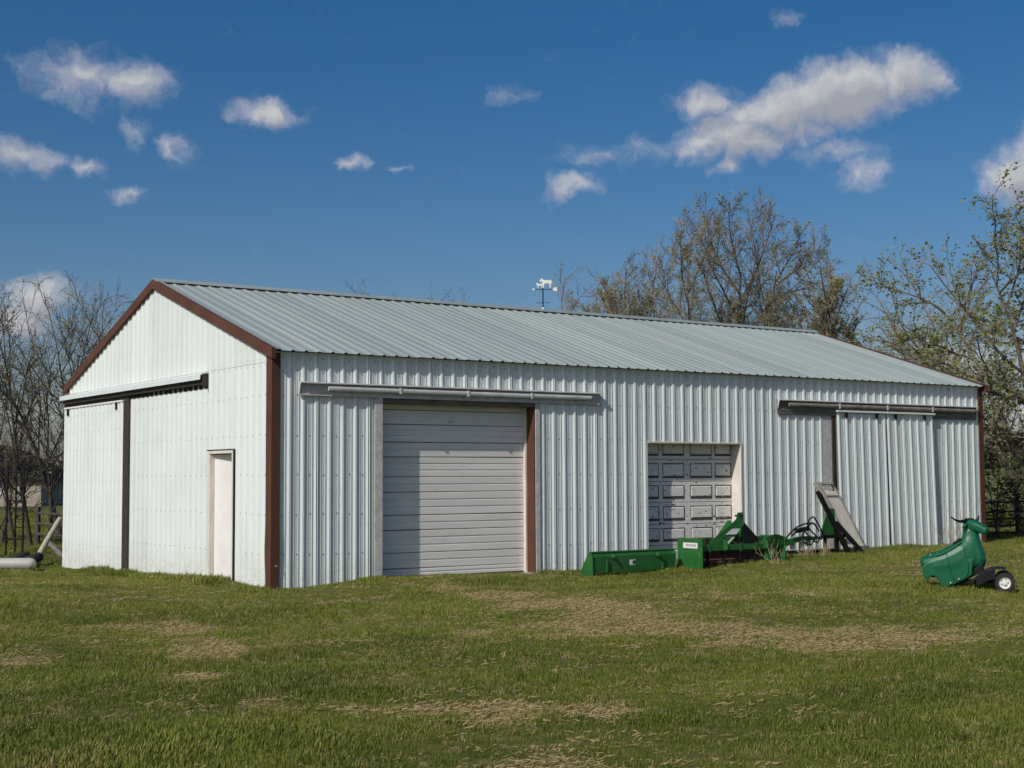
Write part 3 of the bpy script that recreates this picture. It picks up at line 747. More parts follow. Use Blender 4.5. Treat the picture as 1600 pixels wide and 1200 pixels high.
# ------------------------------------------------------------------ hitch frame with hoses, leaning black boom
im = thing('hydraulic_implement', 'green and black implement with coiled black hoses beside the leaning plank ramp', 'implement', (10.05, -.72, .10))
bevel(MB().box(-.15, 1.45, -.10, .02, .10, .155).build('base_bar', M['black_steel'], im), .004)
bevel(MB().prism([(.98, -.10, .42), (1.04, -.10, .62), (1.20, -.10, .93), (1.36, -.10, .93), (1.38, -.10, .86), (1.34, -.10, .42)], (0, .022, 0)).build('hitch_plate', M['green'], im), .004)
bevel(MB().prism([(1.365, -.08, .42), (1.365, -.08, .93), (1.40, -.08, .90), (1.40, -.08, .42)], (0, .16, 0)).build('hitch_cheek', M['green'], im), .004)
for x in (1.10, 1.44): bevel(MB().box(x, x+.05, -.09, -.03, .0, .40).build('upright', M['black_steel'], im), .004)
bevel(MB().box(1.02, 1.62, -.13, -.05, .36, .43).build('cross_bar', M['black_steel'], im), .004)
# long boom: two channel rails with pale gap, foot on the ground
b = MB(); b.bar((.84, -.16, 1.26), (1.60, -.30, -.08), .07, .06); bm_ = bevel(b.build('boom_rail', M['black_steel'], im), .004)
b = MB(); b.bar((.905, -.17, 1.22), (1.66, -.31, -.08), .018, .05); b.build('boom_flange', M['black_steel'], bm_)
b = MB(); b.bar((1.38, -.12, .66), (2.02, -.34, -.06), .08, .07); bevel(b.build('boom_rail', M['black_steel'], im), .004)
bevel(MB().prism([(1.60, -.28, -.06), (1.72, -.28, .22), (1.86, -.30, .20), (1.98, -.30, -.06)], (0, .03, 0)).build('foot_plate', M['black_steel'], im), .003)
for dx in (0, .05): MB().bar((1.62+dx, -.33, .03), (1.68+dx, -.44, -.09), .014, .014).build('tine', M['hub'], im)
def curve(pts, n=24):
    P = [Vector(p) for p in pts]; P = [P[0]]+P+[P[-1]]; out = []
    for i in range(1, len(P)-2):
        for k in range(n//(len(P)-3)):
            t = k/(n//(len(P)-3)); a, b_, c_, d_ = P[i-1:i+3]
            out.append(.5*((2*b_)+(c_-a)*t+(2*a-5*b_+4*c_-d_)*t*t+(3*b_-a-3*c_+d_)*t**3))
    out.append(P[-2]); return out
for pts in ([(1.02, -.1, .45), (.86, -.16, .62), (.72, -.14, .78), (.62, -.1, .62), (.74, -.2, .42), (.92, -.16, .36), (1.04, -.12, .48)],
            [(.98, -.05, .50), (.70, -.15, .66), (.35, -.1, .60), (.10, -.06, .40), (.02, -.05, .22)],
            [(.95, -.1, .40), (.74, -.22, .30), (.55, -.2, .42), (.42, -.12, .56), (.20, -.1, .44)],
            [(.92, -.05, .58), (.78, -.06, .66), (.50, -.12, .50), (.38, -.2, .34), (.60, -.2, .26), (.82, -.1, .40)]):
    MB().tube(curve(pts), .016, 6).build('hose', M['black_plastic'], im, smooth=True)
bevel(MB().prism([(.0, -.06, .30), (.12, -.06, .36), (.55, -.06, .42), (.92, -.06, .40), (.92, -.06, .34), (.5, -.06, .33), (.10, -.06, .24)], (0, .10, 0)).build('green_arm', M['green'], im), .004)
for (x, z) in ((.28, .30), (.52, .26), (.70, .34)): bevel(MB().box(x, x+.09, -.02, .05, z-.12, z+.05).build('valve_block', M['rail'], im), .006)
MB().tube([(.40, -.02, .52), (.72, -.02, .56)], .045, 10).build('cylinder', M['black_steel'], im)

# ------------------------------------------------------------------ wooden ramp leaning on the wall
rp = thing('plank_ramp', 'weathered wooden plank ramp leaning against the ribbed sliding door', 'ramp', (12.15, -.75, .10))
T0, T1 = Vector((-.48, .63, 1.42)), Vector((.24, .40, .03))      # top and foot of its left edge
ax = (T0-T1).normalized(); sdv = Vector((1, .0, .0)); nv = ax.cross(sdv).normalized()
if nv.y > 0: nv = -nv
LN = (T0-T1).length
def rpt(s, t, h): return T1+ax*s+sdv*t+nv*h
def rbox(name, s0, s1, t0, t1, h0, h1, mat='wood'):
    b = MB(); b.loft([[rpt(s, t, h) for t, h in ((t0, h0), (t1, h0), (t1, h1), (t0, h1))] for s in (s0, s1)])
    return bevel(b.build(name, M[mat], rp), .004)
rbox('plank', .10, LN-.17, .0, .195, .0, .035); rbox('plank', .10, LN-.20, .20, .395, .0, .034)
rbox('side_rail', .30, LN, -.075, -.004, -.02, .10, 'log'); rbox('side_rail', .10, LN-.02, .399, .43, -.02, .05, 'log')
rbox('cross_piece', LN-.05, LN, .0, .395, -.02, .08, 'log'); rbox('cross_piece', LN-.30, LN-.23, .03, .37, .037, .06, 'wood')
rbox('cross_piece', .04, .13, .05, .47, .037, .12, 'board_dark')
b = MB(); b.tube([(.30, .30, .02), (.58, .34, .0)], [.085, .09], 12); b.build('log_foot', M['wood'], rp)
b = MB()
for k in range(3): b.tube([rpt(LN-.12, .08+.10*k, .02), rpt(LN-.12, .08+.10*k, .05)], .024, 8)
b.build('bolt_heads', M['hub'], rp)

# ------------------------------------------------------------------ green roping dummy on wheels
dc = gnd(1510, 921); DAX = math.atan2(-.80, .60)
dm = thing('roping_dummy', 'green plastic calf-shaped roping dummy with black horns on a wheeled base', 'roping dummy', (dc.x, dc.y, dc.z), DAX)
dm.scale = (.86, .90, .89)
def ell(cx, cz, hw, hh, tilt, n=18, pw=.75):
    """super-ellipse section across the spine; tilt = spine angle"""
    o = []
    for k in range(n):
        t = 2*math.pi*k/n; c, s = math.cos(t), math.sin(t)
        y = hw*math.copysign(abs(c)**pw, c); h = hh*math.copysign(abs(s)**pw, s)
        o.append((cx-math.sin(tilt)*h, y, cz+math.cos(tilt)*h))
    return o
b = MB()
b.loft([ell(-.70, .36, .09, .06, R(20)), ell(-.685, .36, .17, .12, R(20)), ell(-.63, .355, .215, .175, R(22)), ell(-.48, .365, .235, .215, R(25)), ell(-.28, .40, .24, .255, R(30)),
        ell(-.10, .47, .235, .275, R(34)), ell(.03, .55, .225, .275, R(40)), ell(.09, .64, .20, .235, R(54)), ell(.10, .74, .165, .18, R(70)), ell(.095, .84, .13, .14, R(84)), ell(.09, .95, .11, .125, R(90)), ell(.09, 1.04, .10, .12, R(92)), ell(.09, 1.07, .07, .09, R(92))], )
# chest / front apron
b.loft([ell(.09, .86, .12, .12, R(88)), ell(.12, .74, .155, .14, R(84)), ell(.15, .62, .185, .16, R(80)), ell(.17, .52, .195, .165, R(74)), ell(.17, .44, .18, .15, R(64)), ell(.15, .40, .15, .10, R(58))])
# head, turned a little towards the viewer
HA = R(-36); hc, hsn = math.cos(HA), math.sin(HA)
def hd(p): x, y, z = p[0]-.09, p[1], p[2]; return (.09+hc*x-hsn*y, hsn*x+hc*y, z)
b.loft([[hd(q) for q in e_] for e_ in (ell(.0, 1.04, .07, .05, R(-6)), ell(.09, 1.045, .11, .075, R(-8)), ell(.20, 1.01, .10, .085, R(-14)), ell(.32, .965, .075, .075, R(-18)), ell(.40, .935, .065, .062, R(-20)), ell(.425, .925, .04, .04, R(-20)))])
# haunch panels reaching to the grass on both sides
for sy in (-1, 1):
    b.prism([(x, sy*.228, z) for x, z in [(-.60, .44), (-.69, .36), (-.665, .22), (-.62, .135), (-.60, .14), (-.57, .21), (-.50, .22), (-.44, .17), (-.39, .05), (-.32, .03), (-.08, .14), (.10, .24), (.12, .48)]], (0, -sy*.03, 0))
body = b.build('body', M['plastic'], dm)
rm = body.modifiers.new('remesh', 'REMESH'); rm.mode = 'VOXEL'; rm.voxel_size = .011; rm.use_smooth_shade = True
sm_ = body.modifiers.new('smooth', 'SMOOTH'); sm_.factor = .6; sm_.iterations = 5
for sy in (-1, 1):
    MB().tube([hd(q) for q in curve([(.07, sy*.05, 1.10), (.06, sy*.17, 1.085), (.03, sy*.28, 1.10), (-.01, sy*.37, 1.16)])], [.034-.024*k/24 for k in range(25)], 8).build('horn', M['black_plastic'], dm, smooth=True)
    e_ = MB(); e_.tube([hd(q) for q in ((.11, sy*.10, 1.04), (.10, sy*.17, 1.02), (.095, sy*.22, .99))], [.02, .034, .008], 8); e_.build('ear', M['plastic'], dm, smooth=True)
MB().tube([hd((.07, -.085, 1.10)), hd((.07, .085, 1.10))], .036, 10).build('poll_band', M['black_plastic'], dm)
# recessed handle on the back, moulded ribs, bolts
bevel(MB().prism([(-.20, -.13, .745), (-.07, -.13, .83), (-.06, -.13, .79), (-.17, -.13, .70)], (0, .05, 0)).build('handle_slot', M['black_plastic'], dm), .006)
for pts in ([(-.30, -.205, .585), (-.27, -.238, .45), (-.24, -.243, .30), (-.18, -.245, .17)], [(-.02, -.205, .70), (.0, -.225, .55), (.04, -.232, .40), (.02, -.245, .24)], [(-.60, -.17, .50), (-.40, -.215, .555), (-.20, -.20, .66), (-.06, -.19, .77)]):
    MB().tube(curve(pts), .010, 6).build('moulded_rib', M['plastic'], dm, smooth=True)
for (x, y, z) in ((.06, -.125, .94), (-.09, -.17, .74), (-.55, -.12, .545), (-.44, -.13, .575), (-.24, -.245, .12), (-.11, -.245, .18)):
    MB().tube([(x, y-.012, z), (x, y+.03, z)], .011, 8).build('bolt', M['hub'], dm)
# black under-frame, fender and wheels
bevel(MB().bar((-.40, -.14, .12), (.52, -.14, .14), .04, .05).build('frame_rail', M['black_steel'], dm), .004)
bevel(MB().bar((-.40, .14, .12), (.52, .14, .14), .04, .05).build('frame_rail', M['black_steel'], dm), .004)
bevel(MB().bar((-.1, -.1, .16), (.28, -.1, .36), .12, .10).build('strut', M['black_steel'], dm), .006)
b = MB(); b.loft([[(.20, -.26, .20), (.20, .26, .20), (.20, .26, .215), (.20, -.26, .215)], [(.36, -.27, .17), (.36, .27, .17), (.36, .27, .185), (.36, -.27, .185)]]); b.build('foot_plate', M['black_plastic'], dm)
b = MB(); b.loft([[(x, y, z) for y, z in ((-.28, z0), (.28, z0), (.28, z0+.014), (-.28, z0+.014))] for x, z0 in ((.12, .15), (.24, .25), (.38, .335), (.52, .35), (.62, .335))]); b.build('fender', M['black_plastic'], dm)
b = MB(); b.loft([[(x, y, z0+dz) for y, dz in ((-.284, -.15), (-.27, -.15), (-.27, .0), (-.284, .0))] for x, z0 in ((.16, .20), (.26, .272), (.38, .33), (.46, .345))]); b.build('fender_side', M['black_plastic'], dm)
MB().tube([(.60, -.33, .14), (.60, .33, .14)], .016, 8).build('axle', M['black_steel'], dm)
def wheel(parent, x, y, z, r, w, sy):
    b = MB(); pr = [(r*.62, -w/2), (r*.92, -w/2), (r, -w*.3), (r, w*.3), (r*.92, w/2), (r*.62, w/2)]
    secs = []
    for k in range(24):
        t = 2*math.pi*k/24; secs.append([(x+q*math.cos(t), y+o, z+q*math.sin(t)) for q, o in pr])
    secs.append(secs[0]); b.loft(secs, cap=False); wh = b.build('wheel', M['rubber'], parent, smooth=False)
    b = MB(); secs = []
    for q, o in ((r*.63, -.012), (r*.60, -.03), (r*.5, -.02), (r*.46, -.008), (r*.26, -.008), (r*.24, -.03), (r*.1, -.035)):
        secs.append([(x+q*math.cos(2*math.pi*k/20), y+sy*(-o)*1.0, z+q*math.sin(2*math.pi*k/20)) for k in range(20)])
    b.loft(secs); b.build('rim', M['hub'], wh)
    b = MB()
    for k in range(5):
        t = 2*math.pi*k/5; b.tube([(x+r*.36*math.cos(t), y+sy*.0, z+r*.36*math.sin(t)), (x+r*.36*math.cos(t), y+sy*.014, z+r*.36*math.sin(t))], r*.07, 6)
    b.build('hub_holes', M['ink'], wh)
wheel(dm, .60, -.34, .14, .155, .085, -1); wheel(dm, .60, .34, .14, .155, .085, 1)

# ------------------------------------------------------------------ trees
def perp(d):
    a = Vector((random.gauss(0, 1), random.gauss(0, 1), random.gauss(0, 1))); a -= d*a.dot(d)
    return a.normalized() if a.length > 1e-6 else Vector((1, 0, 0))
class Tree:
    def __init__(s): s.tr = MB(); s.br = MB(); s.tw = MB(); s.lf = MB(); s.tips = []
    def limb(s, p, d, ln, r0, r1, seg, wob, up, mb, n):
        pts = [p.copy()]; d = d.normalized(); dirs = []
        for k in range(seg):
            d = (d+perp(d)*wob*random.random()+Vector((0, 0, up))).normalized(); p = p+d*(ln/seg); pts.append(p.copy()); dirs.append(d.copy())
        mb.tube(pts, [r0+(r1-r0)*k/seg for k in range(seg+1)], n, cap=False); return pts, dirs
    def leaf(s, p, sz):
        a = perp(Vector((0, 0, 1))) if random.random() < .5 else Vector((random.gauss(0, 1), random.gauss(0, 1), random.gauss(0, .7))).normalized()
        b = perp(a); i = len(s.lf.v); l_ = sz*random.uniform(.6, 1.3); w = l_*random.uniform(.45, .7)
        s.lf.v += [tuple(p), tuple(p+a*l_*.55+b*w*.5), tuple(p+a*l_), tuple(p+a*l_*.45-b*w*.5)]; s.lf.f.append((i, i+1, i+2, i+3))
def along(pts, t):
    k = min(int(t*(len(pts)-1)), len(pts)-2); f = t*(len(pts)-1)-k; return pts[k].lerp(pts[k+1], f)
def grow(spec):
    """spec: levels of (count, length, spread angle, first position, up pull, wobble)"""
    T = Tree(); lv = spec['levels']; nl = len(lv)
    def rec(pts, dirs, level, ln, r):
        if level >= nl:
            for _ in range(spec['leaves']):
                if random.random() < spec.get('leafp', 1): T.leaf(along(pts, random.uniform(.2, 1))+perp(dirs[-1])*random.uniform(0, spec['lsize']), spec['lsize'])
            return
        cnt, fl, ang, t0, up, wob = lv[level]
        for k in range(cnt):
            t = t0+(1-t0)*(k+random.random())/cnt; p = along(pts, t); d = dirs[min(int(t*len(dirs)), len(dirs)-1)]
            a = R(ang)*random.uniform(.6, 1.3); d2 = (d*math.cos(a)+perp(d)*math.sin(a)).normalized()
            if d2.z < spec.get('minz', -.3) and level < 2: d2.z = abs(d2.z)*.3; d2.normalize()
            l2 = ln*fl*random.uniform(.65, 1.2)*(1-.35*t); r2 = max(spec['rmin'], r*(.62 if level == 0 else .5)*(1-.45*t))
            if 'env' in spec:
                (ex, ey, ez), (er, eh) = spec['env']; e_ = p+d2*l2
                kk = math.hypot(math.hypot(e_.x-ex, e_.y-ey)/er, (e_.z-ez)/eh)
                if kk > 1: l2 *= max(.25, 1-(kk-1)*2.2)
            mb = T.br if level < 2 else T.tw; n = 6 if level == 0 else 4 if level == 1 else 3
            seg = 6 if level < 2 else 3
            q, dd = T.limb(p, d2, l2, r2, max(spec['rmin']*.7, r2*.35), seg, wob, up, mb, n)
            rec(q, dd, level+1, l2, r2)
    for (bx, by, lean, h, r) in spec['stems']:
        q, dd = T.limb(Vector((bx, by, 0)), Vector(lean), h, r, r*.14, 9, .16, .05, T.tr, 9)
        rec(q, dd, 0, h*spec.get('limbk', 1), r*.7)
    return T
def plant(T, name, label, cat, loc, bark, twig, leafm, group=None):
    t = thing(name, label, cat, loc, 0, group)
    tr = T.tr.build('trunk', M[bark], t, smooth=True)
    if T.br.v: T.br.build('branches', M[bark], t, smooth=True)
    if T.tw.v: T.tw.build('twigs', M[twig], t, kind='stuff')
    if T.lf.v: T.lf.build('leaves', M[leafm], t, kind='stuff')
    return t
def base(u, D):
    p = far(u, 745, D); return (p.x, p.y, Hs(p.x, p.y)-.1)
G1 = 'trees behind the shed'
random.seed(21)
elm = dict(levels=[(11, .52, 36, .34, .05, .16), (11, .46, 38, .12, .04, .25), (9, .45, 40, .12, .02, .35), (5, .55, 38, .1, .0, .45)], leaves=2, leafp=.5, lsize=.055, rmin=.0058, minz=.15, env=((0, 0, 6.5), (4.0, 5.0)),
           stems=[(-.7+.2*k, .5-.14*k, (.82*t+random.uniform(-.06, .06), -.57*t+random.uniform(-.15, .15), 1), 8.8-2.0*abs(t)+random.uniform(-.2, .2), .12+.03*(k % 2)) for k, t in enumerate((-.62, -.44, -.27, -.1, .08, .25, .43, .6))])
elm_o = plant(grow(elm), 'elm_tree', 'broad bare elm with first olive leaf buds rising behind the roof', 'tree', base(1142, 46), 'bark', 'twig', 'bud', G1)
elm_o.scale = (1, 1, .955)
bush = dict(levels=[(12, .45, 45, .4, .04, .25), (9, .5, 42, .15, .02, .35), (8, .5, 45, .1, 0, .45)], leaves=2, leafp=.75, lsize=.06, rmin=.007, minz=.15,
            stems=[(0, 0, (-.08, .06, 1), 6.7, .08), (.4, -.2, (.06, -.05, 1), 6.8, .08), (-.4, .3, (-.12, .1, 1), 6.5, .07), (.8, -.5, (.14, -.1, 1), 6.7, .07)])
for u, D, s_, lb in ((918, 46, .98, 'small bare bushy tree just right of the weathervane'), (968, 47, .98, 'low greenish bushy tree between the weathervane and the big elm')):
    o = plant(grow(bush), 'bushy_tree', lb, 'tree', base(u, D), 'bark', 'twig', 'bud', G1); o.scale = (s_, s_, s_*1.0)
mid = dict(levels=[(9, .62, 45, .35, .03, .25), (8, .5, 42, .15, .02, .35), (7, .5, 45, .1, 0, .4)], leaves=3, leafp=.6, lsize=.10, rmin=.007, minz=.05,
           stems=[(0, 0, (.12, -.1, 1), 7.2, .14), (-.4, .3, (-.24, .16, 1), 7.0, .12), (.4, -.3, (.34, -.22, 1), 6.2, .1)])
o = plant(grow(mid), 'young_tree', 'spreading tree with sparse green leaves above the far end of the roof', 'tree', base(1372, 47), 'bark', 'twig', 'leaf', G1)
o = plant(grow(dict(mid, stems=[(0, 0, (.05, .1, 1), 5.6, .1)])), 'young_tree', 'small tree tangled with twigs low behind the far roof corner', 'tree', base(1450, 44), 'bark', 'twig', 'leaf', G1)
random.seed(5)
big = dict(levels=[(11, .62, 58, .18, .02, .28), (10, .5, 45, .15, .02, .35), (8, .45, 48, .1, 0, .45)], leaves=6, leafp=.75, lsize=.11, rmin=.007, minz=-.1,
           stems=[(0, 0, (-.10, .08, 1), 7.4, .2), (-.3, .2, (-.55, .38, 1), 6.6, .13), (-.1, .1, (-.30, .22, 1), 7.2, .13)])
plant(grow(big), 'maple_tree', 'tall leafing tree at the right edge of the picture', 'tree', base(1668, 40), 'bark', 'twig', 'leaf', G1)
bare = dict(levels=[(8, .8, 48, .2, .03, .3), (9, .5, 45, .15, .02, .4), (8, .5, 48, .1, 0, .5)], leaves=1, leafp=.15, lsize=.06, rmin=.006, minz=-.1,
            stems=[(0, 0, (-.25, .2, 1), 3.4, .11), (.3, 0, (.15, -.2, 1), 3.2, .1)])
plant(grow(bare), 'bare_tree', 'bare twiggy tree behind the right corner of the shed', 'tree', base(1600, 44), 'bark', 'twig', 'bud', G1)
shr = dict(levels=[(8, .7, 50, .05, .05, .3), (8, .5, 45, .1, .02, .4)], leaves=6, leafp=.95, lsize=.10, rmin=.005, minz=0,
           stems=[(0, 0, (-.3, .2, 1), 1.5, .03), (.3, -.2, (.3, -.2, 1), 1.6, .03), (.1, .2, (.0, .1, 1), 1.7, .03)])
plant(grow(shr), 'leafy_shrub', 'dark leafy shrub growing through the fence beside the shed corner', 'shrub', base(1562, 35.5), 'bark_dark', 'twig_dark', 'leaf_dark')
plant(grow(dict(shr, stems=[(0, 0, (-.2, .1, 1), 2.3, .04), (.4, -.3, (.2, 0, 1), 2.6, .04), (.8, -.6, (.1, 0, 1), 2.4, .04)])), 'leafy_shrub', 'taller green shrub behind the fence at the right edge', 'shrub', base(1592, 38.5), 'bark_dark', 'twig_dark', 'leaf')
random.seed(11)
lt = dict(levels=[(11, .6, 38, .2, .05, .25), (8, .5, 40, .15, .03, .35), (6, .5, 42, .1, .02, .45)], leaves=1, leafp=.5, lsize=.07, rmin=.006, minz=.1,
          stems=[(0, 0, (-.05, .05, 1), 4.6, .065), (.35, -.2, (.12, -.1, 1), 4.0, .055), (-.3, .2, (-.25, .1, 1), 4.0, .05)])
GL = 'bare trees left of the shed'
plant(grow(lt), 'bare_tree', 'dark bare tree with forked stems at the left edge', 'tree', base(50, 36), 'bark_dark', 'twig_dark', 'bud', GL)
plant(grow(dict(lt, leafp=.6, stems=[(0, 0, (-.28, .15, 1), 5.0, .07), (.3, -.3, (-.06, .05, 1), 5.0, .06), (.5, -.4, (.1, -.05, 1), 4.6, .05)])), 'bare_tree', 'taller bare tree leaning left against the shed gable corner', 'tree', base(100, 37.5), 'bark_dark', 'twig_dark', 'bud', GL)
plant(grow(dict(lt, stems=[(0, 0, (-.1, .1, 1), 6.0, .07), (.3, -.2, (.1, 0, 1), 5.6, .06)])), 'bare_tree', 'thin bare tree rising behind the left roof slope', 'tree', base(150, 43), 'bark_dark', 'twig', 'bud', GL)
plant(grow(dict(lt, stems=[(0, 0, (.1, .0, 1), 2.4, .06), (-.5, .3, (-.3, .1, 1), 2.2, .05)])), 'bare_tree', 'low bare tree half out of the left edge', 'tree', base(5, 39), 'bark_dark', 'twig_dark', 'bud', GL)
tp = dict(levels=[(8, .5, 35, .4, .06, .25), (8, .5, 40, .15, .03, .4), (5, .5, 42, .1, .02, .45)], leaves=1, leafp=.5, lsize=.06, rmin=.006, minz=.2, stems=[(0, 0, (0, 0, 1), 6.3, .08)])
for u, D, k, lb in ((575, 42, .87, 'leftmost treetop just showing over the ridge'), (648, 41, .92, 'treetop over the ridge left of the tallest twigs'), (684, 42, .93, 'twiggy treetop over the ridge farthest right before the weathervane')):
    o = plant(grow(tp), 'treetop', lb, 'tree', base(u, D), 'bark', 'twig_dark', 'bud', 'treetops over the ridge'); o.scale = (k, k, k)

# ------------------------------------------------------------------ things left of the gable
def along_cam(p, dx, dz=0): return p+RT0*dx+Vector((0, 0, dz))
p = gnd(22, 893); p.z = Hs(p.x, p.y)
tk = thing('white_tank', 'white cylindrical tank lying on the ground at the left edge', 'tank', p)
b = MB(); secs = []
for x, r in ((-1.3, .04), (-1.28, .09), (-1.2, .12), (-1.1, .125), (.32, .125), (.38, .115), (.42, .08), (.43, .03)):
    secs.append([RT0*x+Vector((-RT0.y, RT0.x, 0))*(r*math.cos(2*math.pi*k/20))+Vector((0, 0, .15+r*math.sin(2*math.pi*k/20))) for k in range(20)])
b.loft(secs); b.build('shell', M['tank'], tk, smooth=True)
for x in (-.8, .1): MB().bar(RT0*x+Vector((.0, -.1, .02)), RT0*x+Vector((0, .1, .02)), .08, .06).build('saddle', M['board_dark'], tk)
p = gnd(46, 888); q = far(94, 810, math.hypot(p.x-CAM.x, p.y-CAM.y)+.5)
lg = MB().tube([p-Vector((0, 0, .1)), p.lerp(q, .5)+Vector((.01, 0, .0)), q], [.062, .058, .052], 12).build('leaning_post', M['log'], None, smooth=False)
tag(lg, 'pale wooden post leaning right beside the white tank', 'post')
p = far(74, 845, 33); q = far(106, 874, 32.4)
tag(MB().tube([p, q-Vector((0, 0, .05))], [.055, .06], 10).build('grey_log', M['board_dark']), 'grey log propped behind the gable corner', 'log')
# scaffold frame
sf = thing('scaffold_frame', 'dark steel scaffold frame standing behind the white tank', 'scaffold', base(25, 33))
def loc(u, v, D): return far(u, v, D)-sf.location
for u, D in ((12, 33), (38, 32.6), (26, 34.2), (-8, 34)):
    MB().tube([loc(u, 728, D), loc(u-3, 868, D)], .022, 6).build('post', M['black_steel'], sf)
for v in (737, 782, 794, 842): MB().tube([loc(12, v, 33), loc(38, v+1, 32.6)], .02, 6).build('rung', M['black_steel'], sf)
for k in range(8): MB().tube([loc(26, 746+k*13, 34.2), loc(38, 746+k*13, 32.7)], .012, 5).build('ladder_rung', M['black_steel'], sf)
for a, c in (((-8, 735), (12, 790)), ((-8, 800), (12, 745)), ((-8, 845), (12, 800)), ((-8, 805), (12, 848))): MB().tube([loc(*a, 34), loc(*c, 33)], .011, 5).build('brace', M['black_steel'], sf)
for u, D, lb in ((20, 31.8, 'old black tyre in the weeds behind the white tank, left one'), (40, 31.6, 'old black tyre in the weeds behind the leaning post')):
    p = far(u, 745, D); ty = thing('old_tyre', lb, 'tyre', (p.x, p.y, Hs(p.x, p.y)), 0, 'old tyres')
    b = MB(); secs = []
    for k in range(25):
        t = 2*math.pi*k/24; c = Vector((math.cos(t), math.sin(t), 0))
        secs.append([c*(.30+.09*math.cos(s))+Vector((0, 0, .12+.10*math.sin(s)+.12*math.cos(t+.6))) for s in [2*math.pi*j/8 for j in range(8)]])
    b.loft(secs, cap=False).build('carcass', M['rubber'], ty, smooth=True)
# rail fence in the trees, left
def rail_fence(name, label, pts, hts, post_h, mat, r):
    p0 = pts[0]; f = thing(name, label, 'fence', (p0[0], p0[1], Hs(p0[0], p0[1])))
    o = Vector(f.location)
    for (x, y) in pts:
        z = Hs(x, y); MB().tube([Vector((x, y, z-.2))-o, Vector((x, y, z+post_h))-o], r*2, 8).build('post', M[mat], f)
    for (x0, y0), (x1, y1) in zip(pts[:-1], pts[1:]):
        for h in hts:
            MB().tube([Vector((x0, y0, Hs(x0, y0)+h))-o, Vector((x1, y1, Hs(x1, y1)+h+random.uniform(-.015, .015)))-o], r, 6).build('rail', M[mat], f)
    return f
a = far(60, 745, 36); c = far(104, 745, 34.5); e = far(160, 745, 33.5)
rail_fence('rail_fence', 'dark rail fence among the bare trees left of the shed', [(a.x, a.y), (c.x, c.y), (e.x, e.y)], (.25, .5, .75), .9, 'old_wood', .035)
P_ = [far(u, 745, 35.8+.3*k) for k, u in enumerate((1470, 1525, 1588, 1660, 1740))]
rail_fence('corral_fence', 'dark pipe corral fence running right from behind the shed corner', [(q.x, q.y) for q in P_], (.12, .28, .45, .62, .85), 1.05, 'dark_brown', .028)
# house with black roof, far left
hp = far(8, 745, 92); hs = thing('farm_house', 'distant tan house with steep black roof at the left edge', 'house', (hp.x, hp.y, Hs(hp.x, hp.y)), YAW*-1)
MB().box(-7, 2.2, 0, 7, -.3, 1.5).build('wall', M['tan'], hs)
b = MB(); b.prism([(-7.4, -.4, 1.45), (-7.4, 7.4, 1.45), (-7.4, 3.5, 4.2)], (9.9, 0, 0)); 
b = MB(); b.prism([(-7.5, -.3, 1.50), (2.6, -.3, 1.50), (-.9, -.3, 3.35), (-2.6, -.3, 3.9), (-4.2, -.3, 3.35)], (0, 7.8, 0)); b.build('roof', M['roof_black'], hs)
for x in (-5, -1.2): 
    w = MB().box(x, x+1.0, -.03, .02, .5, 1.3).build('window', M['white'], hs); MB().box(x+.08, x+.92, -.05, -.032, .56, 1.24).build('pane', M['glass'], w)
# far shelterbelts: one mass of twiggy growth each
def belt(name, label, u0, u1, D, h, n, mat, seed):
    random.seed(seed); b = MB()
    for k in range(n):
        u = random.uniform(u0, u1); p = far(u, 745, D+random.uniform(-12, 12)); z = Hs(p.x, p.y); hh = h*random.uniform(.45, 1.05)*(.75+.25*math.sin(u*.09))
        for j in range(26):
            q = Vector((p.x, p.y, z))+Vector((random.gauss(0, h*.28), random.gauss(0, h*.28), hh*random.random()**.8)); s = h*random.uniform(.05, .13); a_ = perp(Vector((0, 0, 1))); c_ = perp(a_)
            i = len(b.v); b.v += [tuple(q-a_*s), tuple(q+c_*s), tuple(q+a_*s), tuple(q-c_*s)]; b.f.append((i, i+1, i+2, i+3))
    o = b.build(name, M[mat], None, kind='stuff'); o['label'] = label; o['category'] = 'trees'; return o
M['belt'] = leaf_mat('shelterbelt_growth', (.05, .045, .03), (.09, .085, .035), .2)
belt('shelterbelt', 'far belt of mixed trees across the field at right', 1480, 1760, 330, 6.5, 420, 'belt', 3)
belt('shelterbelt', 'dark hedge line beyond the field at left', -60, 260, 120, 2.6, 300, 'belt', 4)

# ------------------------------------------------------------------ dry weeds by the wall
def weed(name, label, u, v, h, n, seed, mat='straw', group='dry weeds along the shed'):
    random.seed(seed); p = gnd(u, v); t = thing(name, label, 'weed', (p.x, p.y, p.z), 0, group)
    b = MB()
    for k in range(n):
        d = Vector((random.gauss(0, .35), random.gauss(0, .35), 1)).normalized(); q = [Vector((random.gauss(0, .05), random.gauss(0, .05), -.02))]
        L_ = h*random.uniform(.5, 1.1)
        for j in range(4): d = (d+perp(d)*.18).normalized(); q.append(q[-1]+d*(L_/4))
        b.tube(q, [.0045, .004, .0035, .003, .002], 4, cap=False)
        for j in range(3):
            s = along(q, random.uniform(.35, .95)); e_ = (d+perp(d)*.8).normalized(); b.tube([s, s+e_*L_*.22, s+e_*L_*.34+Vector((0, 0, .03))], [.003, .0025, .0015], 3, cap=False)
    b.build('stalks', M[mat], t, kind='stuff')
    t.rotation_euler = (0, 0, seed*1.3)
weed('dry_weed', 'dry branching weed in front of the green loader bucket', 944, 893, .45, 6, 1)
weed('dry_weed', 'dry weed stalks at the right end of the box scraper', 1212, 882, .42, 8, 2)
weed('dry_weed', 'tangle of straw stalks under the coiled hoses', 1262, 873, .30, 22, 3)
weed('dry_weed', 'straw stalks in front of the black boom foot', 1290, 873, .28, 16, 4)
